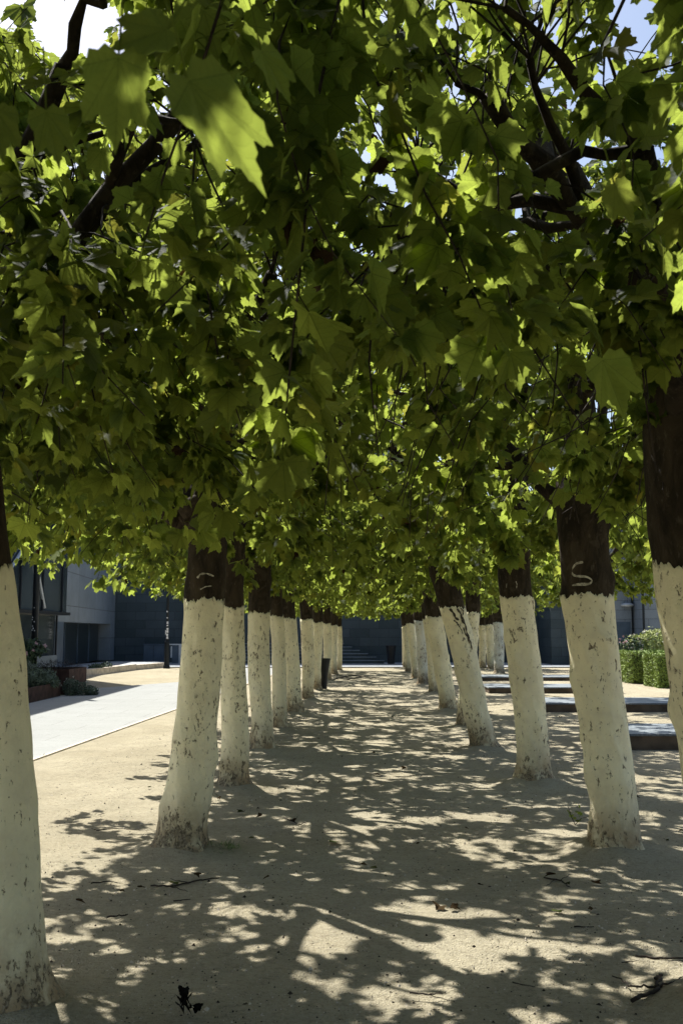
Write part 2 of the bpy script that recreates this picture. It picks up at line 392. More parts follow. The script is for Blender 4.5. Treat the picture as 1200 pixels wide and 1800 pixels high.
# ------------------------------------------------------------ crown prototypes: limbs + shoots + leaves
def bez(p0, p1, p2, n): t = np.linspace(0, 1, n)[:, None]; return (1 - t) ** 2 * p0 + 2 * t * (1 - t) * p1 + t ** 2 * p2
ZB, ZT = 2.12, 4.95
def make_crown(seed, nshoot=150, ring=False, keep=None, dens=1.0, thick=1.0, extra=None, half_w=1.65, aisle=0, zlow=None, gaps=(), ngap=None):
    g = np.random.default_rng(seed)
    lm = MB(); tips = []
    nl = 7
    for k in range(nl):
        a = 2 * math.pi * (k + g.uniform(-.25, .25)) / nl; L = g.uniform(1.0, 1.4); dr = np.array([math.cos(a), math.sin(a), 0])
        hz = g.uniform(0, .75); p0 = np.array([0, 0, 2.3 + hz]) + dr * .02; p1 = dr * L * .4 + np.array([0, 0, 2.75 + hz]); p2 = dr * L + np.array([0, 0, 3.05 + hz + g.uniform(-.15, .6)])
        P = bez(p0, p1, p2, 9); P[1:-1] += g.normal(0, .025, (7, 3))
        rad = np.linspace(.062, .026, 9) * thick * (1 + g.uniform(-.15, .25, 9)); rad[-1] *= 1.5; rad[-2] *= 1.25
        lm.tube(P, rad, 9)
        for p in P[2:]: tips.append((p, .8))
        for _ in range(4):                                            # secondary limbs
            i = int(g.integers(4, 9)); q = P[i]; a2 = a + g.normal(0, .9); L2 = g.uniform(.4, .8)
            e = q + np.array([math.cos(a2) * L2, math.sin(a2) * L2, g.uniform(-.25, .7)])
            Q = bez(q, (q + e) / 2 + np.array([0, 0, .12]), e, 6); Q[1:-1] += g.normal(0, .02, (4, 3))
            lm.tube(Q, np.linspace(.028, .013, 6) * (1 + g.uniform(-.2, .3, 6)), 6)
            for p in Q[1:]: tips.append((p, 1.6))
    T = np.array([t[0] for t in tips]); w = np.array([t[1] for t in tips])
    tw = MB(); B0, Bp, D, NN, SZ = [], [], [], [], []
    # density field for clumps and holes
    hol = g.uniform([-1.5, -1.5, ZB], [1.5, 1.5, ZT], (5, 3)); hr = g.uniform(.25, .5, 5)
    for k in range(nshoot):
        for _ in range(20):
            u = g.uniform(-half_w, half_w, 2)
            mode = g.uniform()
            zz = (ZB + abs(g.normal(0, .22)) - .02) if mode < .30 else (ZT - abs(g.normal(0, .4)) if mode < .55 else g.uniform(ZB, ZT))
            t = np.array([u[0], u[1], zz])
            edge = max(abs(u[0]), abs(u[1])) / half_w
            if edge > .9 and g.uniform() < .35: continue
            if aisle and t[0] * aisle > .7 and g.uniform() < .08: continue
            if (np.linalg.norm((t - hol) * [1, 1, .6], axis=1) < hr).any(): continue
            break
        dd = np.linalg.norm(T - t, axis=1) + g.uniform(0, .35, len(T)); s = T[int(np.argmin(dd))]
        c = (s + t) / 2 + np.array([0, 0, g.uniform(.05, .35)])
        c[:2] += g.normal(0, .27, 2); P = bez(s, c, t, 7); P[1:] += np.cumsum(g.normal(0, .026, (6, 3)), 0)
        if keep is not None and not keep(P, True).all(): continue
        tw.tube(P, np.linspace(.006, .0022, 7) * g.uniform(.8, 1.2), 4, cap=False)
        Ls = np.linalg.norm(t - s) + .15
        nlf = max(7, int(Ls * 29 * dens * g.uniform(.8, 1.2)))
        tt = g.uniform(.12, 1.0, nlf) ** .7; idx = tt * 6; i0 = np.clip(idx.astype(int), 0, 5); fr = (idx - i0)[:, None]
        bp = P[i0] * (1 - fr) + P[i0 + 1] * fr
        out_ = norm(np.column_stack([g.normal(0, 1, nlf), g.normal(0, 1, nlf), g.normal(-.15, .35, nlf)]))
        rad_ = norm(np.array([t[0], t[1], 0.01])); out_ = norm(out_ + rad_ * .35)
        pl = g.uniform(.03, .085, nlf)[:, None]
        b = bp + out_ * pl
        d = norm(out_ * np.array([1, 1, .4]) + np.array([0, 0, -1.0]) * g.uniform(.25, 1.5, (nlf, 1)))
        n = norm(np.array([0, 0, 1.]) + rad_ * .4 + g.normal(0, .45, (nlf, 3)))
        sz = np.clip(g.normal(.091, .029, nlf), .038, .175)
        B0.append(bp); Bp.append(b); D.append(d); NN.append(n); SZ.append(sz)
    B0, Bp, D, NN, SZ = map(np.concatenate, (B0, Bp, D, NN, SZ))
    SD = np.array(to_sun); nh = ngap if ngap else (44 if aisle > 0 else 56); hc = g.uniform([-1.6, -1.6, 3.0], [1.6, 1.6, 3.1], (nh, 3)); hc[:, 0] = np.clip(hc[:, 0] + (.85 if aisle > 0 else .4 * aisle), -1.6, 1.6); hrr = g.uniform(.03, .12 if aisle > 0 else .17, nh)
    gap = np.zeros(len(Bp), bool)
    for c_, r_ in zip(hc, hrr):
        q = Bp - c_; q = q - (q @ SD)[:, None] * SD; gap |= np.linalg.norm(q * [1, 1, 1], axis=1) < r_ * (1 + .3 * np.sin(Bp[:, 2] * 9))
    for c_, r_ in gaps:
        q = Bp - np.array(c_); q = q - (q @ SD)[:, None] * SD; gap |= (np.linalg.norm(q, axis=1) < r_)
    ok = ~gap & (Bp[:, 2] - SZ * .8 > (ZB - (.32 if aisle > 0 else .10) if zlow is None else zlow) + .12 * np.sin(Bp[:, 0] * 5 + seed) * np.cos(Bp[:, 1] * 4))
    ok &= ~((np.hypot(Bp[:, 0], Bp[:, 1]) < .5) & (Bp[:, 2] < 2.6 + .12 * np.sin(Bp[:, 0] * 9) * np.cos(Bp[:, 1] * 8)))
    if keep is not None: ok &= keep(Bp)
    B0, Bp, D, NN, SZ = B0[ok], Bp[ok], D[ok], NN[ok], SZ[ok]
    dry = g.uniform(0, 1, len(Bp)) < .012
    parts = [leaves_geo(Bp[~dry], D[~dry], NN[~dry], SZ[~dry], g, ring), petioles(B0, Bp, .0016, g)]
    dp = leaves_geo(Bp[dry], D[dry], NN[dry], SZ[dry] * .75, g, True, curl=2.6)
    nm = sum(len(p[1]) for p in parts)
    if extra is not None:
        eb, ed, en, es, ep = extra; parts.append(leaves_geo(eb, ed, en, es, g, True, curl=.55, asp=np.array([[h[4]] for h in hero_px]))); parts.append(petioles(ep, eb, .002, g)); nm = sum(len(p[1]) for p in parts)
    V, F, U, Rn = merge(parts + [dp])
    me = mesh_np('crown', V, F, [M['leaf'], M['dryleaf']], {'leaf': U, 'rnd': Rn}, True, np.concatenate([np.zeros(nm), np.ones(len(dp[1]))]))
    lime = mesh_np('limbs', np.array(lm.v), lm.f, M['bark'], smooth=True)
    twe = mesh_np('twigs', np.array(tw.v), tw.f, M['twig'], smooth=True)
    return me, lime, twe

# ------------------------------------------------------------ trees
GROUP = 'whitewashed plane trees lining the avenue'
def trunk_geo(B, Tp, rb, rt, seed, seg=44, bulge=1.0, ztop=2.75):
    """returns local centre function, radius function"""
    g = np.random.default_rng(seed)
    hp = Tp[2]; lean = (Tp[:2] - B[:2]) / hp
    ph = g.uniform(0, 6.28, 12); lumps = [(g.uniform(0, 6.28), g.uniform(.1, 2.4), g.uniform(.05, .19) * bulge, g.uniform(.05, .13), g.uniform(.25, .55)) for _ in range(16)]
    def cen(z):
        f = z if z <= hp else hp + (z - hp) * (1 - .35 * min(1, (z - hp) / 1.2))
        bow = .018 * math.sin(z * 2.2 + ph[0]); bow2 = .014 * math.sin(z * 2.9 + ph[1])
        e = min(1, z / .3)
        return np.array([lean[0] * f + bow * e, lean[1] * f + bow2 * e, z])
    def rad(z, th):
        t = min(max(z / hp, 0), 1.3)
        r = (rb * .80 + (rt - rb * .80) * t) * (1 if z < 2.5 else 1 - .3 * (z - 2.5))
        r = r + (rb * .22) * math.exp(-z / .13) + .03 * math.exp(-max(z, 0) / .045)
        o = .022 * np.sin(2 * th + ph[2] + z * 1.3) + .016 * np.sin(3 * th + ph[3] - z * 2.1) + .01 * np.sin(5 * th + ph[4] + z * 4) + .012 * math.sin(z * 7 + ph[5])
        o = o + .09 * math.exp(-max(z, 0) / .09) * np.sin(4 * th + ph[6]) + .05 * math.exp(-max(z, 0) / .06) * np.sin(7 * th + ph[7]) + .008 * np.sin(9 * th + z * 9 + ph[7])
        o = o + .012 * np.sin(6 * th + z * 11 + ph[8]) * math.sin(z * 13 + ph[9]) + .010 * np.sin(3 * th - z * 17 + ph[10]) + .006 * np.sin(14 * th + z * 23 + ph[11])
        for (a, zz, am, sz, sa) in lumps:
            da = (th - a + math.pi) % (2 * math.pi) - math.pi
            o = o + am * np.exp(-(da / sa) ** 2 - ((z - zz) / sz) ** 2)
        return r * (1 + o)
    return cen, rad, lean, hp
def ring_mesh(cen, rad, zs, seg, add=0.0, topfn=None, thick_in=False):
    th = np.arange(seg) * 2 * math.pi / seg; V = []
    nz = len(zs)
    for j, z in enumerate(zs):
        zr = np.full(seg, z) if topfn is None else zs[0] + (z - zs[0]) / (zs[-1] - zs[0]) * (topfn(th) - zs[0])
        if topfn is None:
            c = cen(z); r = rad(z, th) + add; V.append(np.column_stack([c[0] + r * np.cos(th), c[1] + r * np.sin(th), zr]))
        else:
            rr = np.array([float(rad(float(zz), np.array([t]))[0]) for zz, t in zip(zr, th)]) + add
            cc = np.array([cen(float(zz)) for zz in zr])
            V.append(np.column_stack([cc[:, 0] + rr * np.cos(th), cc[:, 1] + rr * np.sin(th), zr]))
    if thick_in:
        last = V[-1]; c0 = cen(float(zs[-1])); q = last.copy(); q[:, :2] += (c0[:2] - last[:, :2]) * (add + .006) / np.linalg.norm(c0[:2] - last[:, :2], axis=1, keepdims=True); V.append(q)
    V = np.vstack(V); n = len(V) // seg
    F = [[i * seg + k, i * seg + (k + 1) % seg, (i + 1) * seg + (k + 1) % seg, (i + 1) * seg + k] for i in range(n - 1) for k in range(seg)]
    return V, F, n
trees = []
HERO1 = ray(415, 240) * 1.36 + np.array([0, 0, CAM_H])
def make_tree(bx, by, wb, tx, ty, wt_, seed, label, crown, rot=0, grey=False, near=False, ground=True, pos=None, cscale=1.0):
    if pos is None:
        f = at(bx, by); rb = wb / 2 * f[1] / FPX; B = np.array([f[0] * (1 + rb / f[1]), f[1] + rb * .9, 0]); T = atY(tx, ty, B[1]); rt = wt_ / 2 * B[1] / FPX
    else:
        B = np.array([pos[0], pos[1], 0.]); rb, rt = .19, .14; T = np.array([B[0] + tx, B[1], 1.78])
    cen, rad, lean, hp = trunk_geo(B, T, rb, rt, seed)
    root = empty('plane_tree', tuple(B)); tag(root, label, 'tree', GROUP)
    seg = 56 if near else 32
    zs = np.concatenate([[-.06], np.linspace(0, .3, 10), np.linspace(.36, 3.5, 76 if near else 42)])
    V, F, n = ring_mesh(cen, rad, zs, seg); F.append([(n - 1) * seg + k for k in range(seg)])
    tr = link('trunk', mesh_np('trunk', V, F, M['bark'], smooth=True), root)
    g = np.random.default_rng(seed + 500); p = g.uniform(0, 6.28, 5)
    def top(th): return hp + .012 * np.sin(3 * th + p[0]) + .008 * np.sin(11 * th + p[1]) + .006 * np.sin(23 * th + p[2]) + g.uniform(-.013, .013, len(th))
    seg2 = 120 if near else 64
    zs2 = np.concatenate([np.linspace(.0, .3, 12), np.linspace(.34, hp, 44 if near else 24)])
    tv = top(np.arange(seg2) * 2 * math.pi / seg2)
    V, F, n = ring_mesh(cen, rad, zs2, seg2, .004, lambda th: tv, True)
    link('whitewash', mesh_np('whitewash', V, F, M['wash_grey'] if grey else M['wash'], smooth=True), tr)
    me, lime, twe = crown
    off = cen(2.3); off = (off[0] - (.22 if B[0] < -.3 and pos is None else 0), off[1], 0)
    for nm, mm, par in (('crown', me, root), ('limbs', lime, root), ('twigs', twe, None)):
        o = link(nm, mm, par if par else lo, off if nm != 'twigs' else (0, 0, 0))
        if nm != 'twigs': o.rotation_euler = (0, 0, rot); o.scale = (cscale,) * 2 + (1,)
        if nm == 'limbs': lo = o
    trees.append((B, rb, cen, rad, tr, hp)); return root

protos = {'L': [make_crown(s, 225, aisle=1) for s in (11, 12, 13, 14)], 'R': [make_crown(s, 200, aisle=-1) for s in (15, 16, 17)]}
protos['R'].append(protos['R'][0])
# crowns above the camera get finer leaves, none right against the lens
def keep_from(cx, cy):
    def k(P, wood=False):
        W_ = P + np.array([cx, cy, 0]) - np.array([0, 0, CAM_H]); dist = np.linalg.norm(W_, axis=1)
        if wood: return dist > 2.6
        return (dist > 1.95) & ((dist > 2.35) | (np.sin(P[:, 0] * 17) * np.sin(P[:, 1] * 13) > -.2))
    return k

# hand-placed nearest leaves (base pixel, tip pixel, distance)
hero_px = [((345, 145), (487, 345), 1.35, (.6, .2), .50), ((225, 105), (215, 275), 1.5, (-.3, .2), .6), ((8, 195), (22, 290), 1.8, (.2, 0), .65), ((95, 200), (120, 300), 1.9, (.3, .1), .6),
           ((310, 60), (205, 95), 1.5, (0, .7), .55), ((470, 95), (525, 190), 1.8, (.8, 0), .45), ((1085, 330), (1120, 400), 2.1, (-.4, 0), .6), ((1062, 632), (1108, 738), 2.6, (.5, .1), .6)]
def hero(cx, cy):
    eb, ed, en, es, ep = [], [], [], [], []
    for (a, b, dist, (nx, nz), w_) in hero_px:
        ra, rb_ = ray(*a), ray(*b); A = ra / np.linalg.norm(ra) * dist; Bq = rb_ / np.linalg.norm(rb_) * (dist + .02)
        L = np.linalg.norm(Bq - A); d = (Bq - A) / L; nn = -A / np.linalg.norm(A) * -1 + np.array([nx, 0, nz])
        A = A + np.array([0, 0, CAM_H]) - np.array([cx, cy, 0])
        eb.append(A); ed.append(d); en.append(nn); es.append(L); ep.append(A - d * .05 + np.array([0, .02, .07]))
    return np.array(eb), np.array(ed), np.array(en), np.array(es), np.array(ep)

rows = [
 # base x, y, width, top x, y, width, label, crown index, rotation
 ('L', 30, 1802, 150, -42, 998, 122, 'whitewashed plane tree cut off by the left edge of the photo', 0, 0, True),
 ('L', 320, 1500, 96, 361, 1055, 66, 'thick whitewashed plane tree with a thin white arc painted on its dark bark', 1, 1, True),
 ('L', 411, 1387, 58, 410, 1068, 42, 'plane tree standing partly hidden just behind the arc-marked tree of the left row', 2, 0, True),
 ('L', 461, 1322, 42, 456, 1077, 38, 'third whole whitewashed plane tree counted from the front of the left row', 3, 2, True),
 ('L', 493, 1283, 30, 486, 1083, 23, 'slim whitewashed plane tree, fourth whole trunk of the left row', 0, 3, False),
 ('L', 521, 1255, 32, 506, 1087, 25, 'left-leaning whitewashed plane tree, fifth whole trunk of the left row', 1, 2, False),
 ('L', 540, 1231, 24, 540, 1089, 22, 'upright whitewashed plane tree, sixth whole trunk of the left row', 2, 1, False),
 ('L', 557, 1213, 18, 558, 1094, 17, 'whitewashed plane tree with a dark litter bin standing against its right side', 3, 3, False),
 ('L', 575, 1196, 16, 574, 1096, 14, 'whitewashed plane tree just beyond the litter bin in the left row', 0, 1, False),
 ('L', 587, 1186, 14, 586, 1099, 12, 'second last whitewashed plane tree at the far end of the left row', 1, 0, False),
 ('L', 596, 1179, 11, 596, 1101, 9, 'farthest whitewashed plane tree of the left row, beside the slate steps', 2, 2, False),
 ('R', 1312, 1800, 165, 1228, 995, 142, 'thick leaning plane tree cut off by the right edge of the photo', 2, 3, True),
 ('R', 1082, 1506, 98, 1035, 1047, 83, 'stout whitewashed plane tree with a white S painted on its dark bark', 3, 1, True),
 ('R', 938, 1379, 64, 910, 1050, 56, 'whitewashed plane tree with faint white dabs on its bark, left of the S-marked tree', 0, 2, True),
 ('R', 853, 1318, 50, 793, 1068, 46, 'strongly leaning whitewashed plane tree with a dark scar down its paint', 1, 3, True),
 ('R', 816, 1280, 30, 828, 1077, 25, 'whitewashed plane tree half hidden behind the strongly leaning scarred one', 2, 0, False),
 ('R', 788, 1250, 34, 763, 1084, 29, 'left-leaning plane tree with brown specked whitewash, just left of the scarred leaning one', 3, 2, False),
 ('R', 763, 1219, 20, 752, 1088, 18, 'whitewashed plane tree mostly hidden by the brown specked tree of the right row', 0, 0, False),
 ('R', 744, 1203, 22, 738, 1091, 20, 'plane tree with greyish whitewash near the far end of the right row', 1, 1, False),
 ('R', 731, 1193, 16, 722, 1096, 16, 'yellowish whitewashed plane tree, third last of the right row', 2, 1, False),
 ('R', 719, 1182, 13, 713, 1100, 13, 'second last plane tree of the right row, right of the far black bin', 3, 0, False),
 ('R', 712, 1174, 9, 709, 1103, 8, 'farthest plane tree of the right row, a thin strip beside the far wall', 0, 3, False),
 ('S', 877, 1185, 20, 875, 1094, 18, 'grey-white plane tree beyond the ledges, rightmost of the three far ones', 1, 2, False),
 ('S', 863, 1177, 15, 859, 1098, 14, 'middle one of the three far plane trees beyond the ledges', 2, 3, False),
 ('S', 848, 1175, 14, 846, 1099, 12, 'leftmost of the three far plane trees beyond the ledges', 3, 1, False),
]
firstL = make_crown(53, 400, aisle=1, ngap=14, half_w=1.75, gaps=[(HERO1 - [at(30, 1802)[0] - .25, at(30, 1802)[1] + .06, 0], .14)]); firstR = make_crown(54, 310, aisle=-1, half_w=1.75, zlow=2.38)
for i, (side, bx, by, wb_, tx, ty, wt_, lab, ci, ro, near) in enumerate(rows):
    make_tree(bx, by, wb_, tx, ty, wt_, 100 + i, lab, firstL if i == 0 else firstR if i == 11 else protos['L' if side == 'L' else 'R'][ci], 0 if i in (0, 11) else (ro - 1.5) * .12, grey=('grey' in lab), near=near)
# the row beside the camera: crowns overhang the view
for (px, py, seed, lab, ro) in ((-1.22, 1.15, 41, 'plane tree beside the camera whose big near leaves fill the upper left corner', 0), (1.76, 1.0, 42, 'plane tree beside the camera whose dark crown fills the upper right corner', 0)):
    cr = make_crown(seed, 560, aisle=1 if px < 0 else -1, ngap=20, keep=keep_from(px, py), extra=hero(px, py) if seed == 41 else None, gaps=[(HERO1 - [px, py, 0], .14)])
    make_tree(0, 0, 0, 0, 0, 0, 140 + seed, lab, cr, 0, pos=(px, py), near=False)
make_tree(1046, 1240, 24, 1046, 1082, 22, 190, 'plane tree hidden behind the S-marked tree, its crown showing over the right ledges', protos['R'][2], .3)
for (px, py, ci, sd, lab) in ((-1.27, -1.9, 1, 301, 'plane tree behind the camera, left row'), (1.68, -1.95, 2, 302, 'plane tree behind the camera, right row')):
    make_tree(0, 0, 0, 0, 0, 0, sd, lab, protos['L' if px < 0 else 'R'][ci], 0, pos=(px, py))

# paint marks on bark
def mark(ti, pts, width, name='paint_mark', label=None, mat='paintmark'):
    B, rb, cen, rad, tr, hp = trees[ti]; V = []; F = []
    P = np.array(pts, float); t = np.linspace(0, len(P) - 1, 26); xs = np.interp(t, range(len(P)), P[:, 0]); ys = np.interp(t, range(len(P)), P[:, 1])
    k = np.array([.25, .5, .25]); xs[1:-1] = np.convolve(xs, k, 'valid'); ys[1:-1] = np.convolve(ys, k, 'valid')
    g = np.random.default_rng(ti)
    def surf(px, py):
        d = ray(px, py); tt = B[1] / d[1]; x = d[0] * tt - B[0]; z = CAM_H + d[2] * tt
        for _ in range(10):
            c = cen(z); s = np.clip((x - c[0]) / max(.01, float(rad(z, np.array([-math.pi / 2]))[0])), -.97, .97); th = -math.acos(s); r = float(rad(z, np.array([th]))[0]) + .012
            yy = c[1] + r * math.sin(th); tt = (B[1] + yy) / d[1]; x = d[0] * tt - B[0]; z = CAM_H + d[2] * tt
        return (x, yy, z)
    for i in range(26):
        a, b = max(i - 1, 0), min(i + 1, 25); dx, dy = xs[b] - xs[a], ys[b] - ys[a]; l = math.hypot(dx, dy) + 1e-6; w = width * (.75 + .25 * math.sin(i * .7)) * g.uniform(.75, 1.1) / 2
        for s in (-1, 0, 1): V.append(surf(xs[i] - dy / l * w * s, ys[i] + dx / l * w * s))
    for i in range(25):
        for s in (0, 1): F.append([i * 3 + s, i * 3 + s + 1, i * 3 + s + 4, i * 3 + s + 3])
    o = link(name, mesh_np(name, np.array(V), F, M[mat], smooth=True), tr)
    if label: o['label'] = label
M['scar'] = simple('exposed_dark_bark', (.075, .062, .045), .95, var=.6, scale=60, bmp=.8)
scars = [([(790, 1070), (797, 1078), (800, 1086), (806, 1090)], 5), ([(803, 1070), (810, 1080), (811, 1090), (816, 1097)], 4), ([(797, 1090), (803, 1095), (805, 1100)], 3), ([(812, 1084), (818, 1100), (820, 1112), (825, 1122)], 3.2),
         ([(814, 1103), (817, 1114), (822, 1120), (824, 1131)], 2.6), ([(822, 1118), (827, 1130), (829, 1142)], 2.4), ([(806, 1100), (811, 1108), (813, 1115)], 1.8), ([(809, 1069), (814, 1074), (813, 1082)], 2.5)]
for q, (P_, w_) in enumerate(scars): mark(14, P_, w_, 'bark_scar', 'dark flaking scar down the white paint' if q == 0 else None, 'scar')
mark(12, [(1024, 988), (1012, 990), (1002, 1003), (1008, 1013), (1030, 1013), (1041, 1020), (1036, 1027), (1015, 1027), (1000, 1030)], 5, label='white painted S stroke')
mark(1, [(347, 1016), (352, 1009), (364, 1008), (376, 1013)], 4, label='thin white painted arc')
mark(1, [(352, 1036), (362, 1031), (372, 1030)], 2.5)
mark(13, [(906, 1022), (908, 1027), (907, 1034)], 1.8); mark(13, [(890, 1026), (889, 1033)], 1.3)

# ------------------------------------------------------------ ground and paving
def axis(parts):
    o = []
    for a, b, st in parts: o += list(np.arange(a, b, st))
    return np.array(o + [parts[-1][1]])
xs = axis([(-400, -40, 60), (-40, -8, 4), (-8, -3.4, .4), (-3.4, 3.4, .07), (3.4, 8, .4), (8, 40, 4), (40, 400, 60)])
ys = axis([(-60, -4, 8), (-4, 1.5, .4), (1.5, 14, .07), (14, 26, .2), (26, 44, .6), (44, 100, 7), (100, 900, 100)])
XX, YY = np.meshgrid(xs, ys); ZZ = np.zeros_like(XX)
for (B, rb, *_r) in trees:
    d = np.hypot(XX - B[0], YY - B[1]); ZZ += .05 * np.exp(-(np.maximum(d - rb, 0) / .17) ** 2) * (1 + .25 * np.sin(3 * np.arctan2(YY - B[1], XX - B[0]) + B[1]))
msk = np.clip((XX + 3.3) / .5, 0, 1) * np.clip((3.1 - XX) / .5, 0, 1) * np.clip((42 - YY) / 3, 0, 1)
und = .010 * np.sin(XX * 2.1 + YY * .9) * np.sin(YY * 1.7 - XX) + .005 * np.sin(XX * 5.3 + 1) * np.sin(YY * 4.1) + .003 * np.sin(XX * 13 + YY * 7) * np.sin(YY * 15 - XX * 3)
ZZ = np.minimum(ZZ, .06) + (und * 1.5 - .006) * msk
nx, ny = len(xs), len(ys); ii = np.arange(nx * ny).reshape(ny, nx)
F = np.stack([ii[:-1, :-1], ii[:-1, 1:], ii[1:, 1:], ii[1:, :-1]], -1).reshape(-1, 4)
gr = link('ground', mesh_np('ground', np.column_stack([XX.ravel(), YY.ravel(), ZZ.ravel()]), F, M['sand'], smooth=True)); gr['kind'] = 'structure'
def sheet(name, pts, z, mat, label=None, th=.03):
    n = len(pts); V = [(p[0], p[1], z) for p in pts] + [(p[0], p[1], z - th) for p in pts]
    F = [list(range(n)), list(range(n, 2 * n))[::-1]] + [[i, n + i, n + (i + 1) % n, (i + 1) % n] for i in range(n)]
    o = link(name, mesh_np(name, np.array(V), F, mat)); o['kind'] = 'structure'; return o
pe = [at(45, 1340), at(316, 1244)]; sl = (pe[1][0] - pe[0][0]) / (pe[1][1] - pe[0][1])
ex = lambda Y: pe[0][0] + sl * (Y - pe[0][1])
path = sheet('path', [(ex(0), 0), (ex(43), 43), (ex(43) - 2.1, 43), (ex(31) - 2.2, 31), (-6.75, 27.5), (-6.75, 0)], .012, M['path'])
pk = MB(); pk.obox((ex(0) + .001, 0), (ex(43) + .001, 43), -.06, -.02, .018); k_ = pk.build('path_edging', M['kerb']); k_['kind'] = 'structure'
sheet('pavement', [(-14, 43.2), (16, 43.2), (16, 60), (-14, 60)], .05, M['pave'], th=.1)
# side kerb and dark planted strip by the left building
kb = [at(150, 1190), at(240, 1178), at(292, 1173.5)]
km = MB(); km.obox(kb[0], kb[1], .35, -.02, .24); km.obox(kb[1] + np.array([0, .002, 0]), kb[2], .35, -.02, .21); kk = km.build('kerb', M['kerb']); kk['kind'] = 'structure'
pl_ = MB(); pl_.obox((kb[0][0] - .36, kb[0][1]), (kb[2][0] - .40, kb[2][1] + 2), 2.6, -.02, .2); pt = pl_.build('raised_pavement', M['pave']); pt['kind'] = 'structure'

# ------------------------------------------------------------ walls and buildings
WY = 49.0
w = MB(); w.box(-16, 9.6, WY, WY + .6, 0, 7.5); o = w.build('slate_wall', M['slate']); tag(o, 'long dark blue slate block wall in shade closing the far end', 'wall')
rb_ = empty('stone_building', (0, 0, 0)); tag(rb_, 'grey stone block building behind the hedge at right', 'building')
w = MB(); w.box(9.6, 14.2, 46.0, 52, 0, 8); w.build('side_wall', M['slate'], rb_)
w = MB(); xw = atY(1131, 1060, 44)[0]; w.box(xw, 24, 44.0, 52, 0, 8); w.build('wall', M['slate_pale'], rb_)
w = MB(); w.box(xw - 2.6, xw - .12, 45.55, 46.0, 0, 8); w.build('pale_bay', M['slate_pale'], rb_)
w = MB(); w.box(xw - 1.75, xw - .2, 45.5, 45.55, 0, 1.98); w.box(xw - 1.0, xw - .98, 45.485, 45.5, .02, 1.96); d_ = w.build('door', M['bluepanel'], rb_)
w = MB(); w.tube([(xw - .07, 43.9, 0), (xw - .07, 43.9, 8)], .05, 8); w.build('downpipe', M['dark_metal'], rb_)
lp = atY(1101, 1063, 45.5); w = MB()
w.lathe([(.05, -.10), (.26, -.07), (.30, 0), (.24, .05), (.08, .08)], 16); o = w.build('wall_lamp', M['white_metal'], rb_, tuple(lp - np.array([0, .02, 0])), True)
# staircase against the far wall
st = empty('stone_steps', (0, 0, 0)); tag(st, 'slate steps rising leftwards against the far wall', 'steps')
for k, xr in enumerate((674, 660, 646, 632, 618, 604)):
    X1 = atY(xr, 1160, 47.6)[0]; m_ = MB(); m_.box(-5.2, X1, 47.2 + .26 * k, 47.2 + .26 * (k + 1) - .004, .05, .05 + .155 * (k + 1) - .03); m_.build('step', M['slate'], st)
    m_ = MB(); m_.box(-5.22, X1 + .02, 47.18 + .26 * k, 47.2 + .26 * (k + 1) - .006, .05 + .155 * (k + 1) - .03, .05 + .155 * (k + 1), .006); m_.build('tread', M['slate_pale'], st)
m_ = MB(); m_.box(-5.2, atY(590, 1100, 48)[0], 48.77, 48.99, .05, 1.15); m_.build('landing', M['slate'], st)

# far office block behind the wall, seen only through gaps in the leaves
ob = empty('office_building', (0, 0, 0)); tag(ob, 'pale office block glimpsed through gaps in the leaves', 'building')
w = MB(); w.box(-26, 4, 66, 80, 0, 17); w.build('wall', M['concrete'], ob)
for k in range(6):
    for r_ in range(4):
        w = MB(); w.box(-24 + k * 4.6, -21 + k * 4.6, 65.9, 66.05, 3 + r_ * 3.4, 5 + r_ * 3.4); wn = w.build('window', M['glass'], ob)
        w = MB(); w.box(-24.1 + k * 4.6, -20.9 + k * 4.6, 65.8, 66.1, 2.88 + r_ * 3.4, 3 + r_ * 3.4); w.build('sill', M['white_metal'], wn)

# left: glass pavilion and concrete wing
gl = empty('glass_building', (0, 0, 0)); tag(gl, 'glass-fronted building with a projecting upper storey behind the planters', 'building')

w = MB(); w.box(-18, -9.85, 14.1, 34.4, 0, 2.1); w.build('lower_wall', M['glass'], gl)
w = MB(); w.box(-18, -9.48, 14.0, 34.5, 2.2, 9.2); w.build('upper_glazing', M['glass'], gl)
w = MB(); w.box(-18, -9.36, 13.9, 34.6, 2.1, 2.2); w.box(-18, -9.36, 13.9, 34.6, 9.2, 9.6); w.build('floor_edge', M['dark_metal'], gl)
for k in range(9):
    Y = 16.2 + k * 2.2
    w = MB(); w.box(-9.48, -9.42, Y - .04, Y + .04, 2.2, 9.2); w.build('mullion', M['dark_metal'], gl)
    w = MB(); w.box(-9.85, -9.80, Y - .04 + .8, Y + .04 + .8, 0, 2.1); w.build('mullion', M['dark_metal'], gl)
w = MB()
for a_, b_ in (((-9.43, 26.8, 2.3), (-9.43, 30.4, 4.6)), ((-9.43, 31.8, 2.3), (-9.43, 29.4, 5.5))): w.tube([a_, b_], .05, 6)
w.build('diagonal_brace', M['white_metal'], gl)
w = MB(); w.box(-9.79, -9.72, 14.1, 34.4, 0, .75); w.build('sill_wall', M['concrete'], gl)
cw = empty('concrete_wing', (0, 0, 0)); tag(cw, 'grey board-marked concrete building wing with dark glazed doors', 'building')
P0, P1 = np.array([-9.9, 34.65]), np.array([-11.05, 48.9]); dd_ = (P1 - P0) / np.linalg.norm(P1 - P0); LL = np.linalg.norm(P1 - P0)
def on(t): return P0 + dd_ * t
w = MB(); w.obox(on(0), on(LL), 5.0, 1.9, 4.4); w.build('upper_wall', M['concrete'], cw)
w = MB(); w.obox(on(LL - 1.4), on(LL), 5.0, .2, 1.899); w.build('pier', M['concrete'], cw)
w = MB(); w.obox(on(0), on(1.6), 5.0, .2, 1.899); w.build('pier', M['bluepanel'], cw)
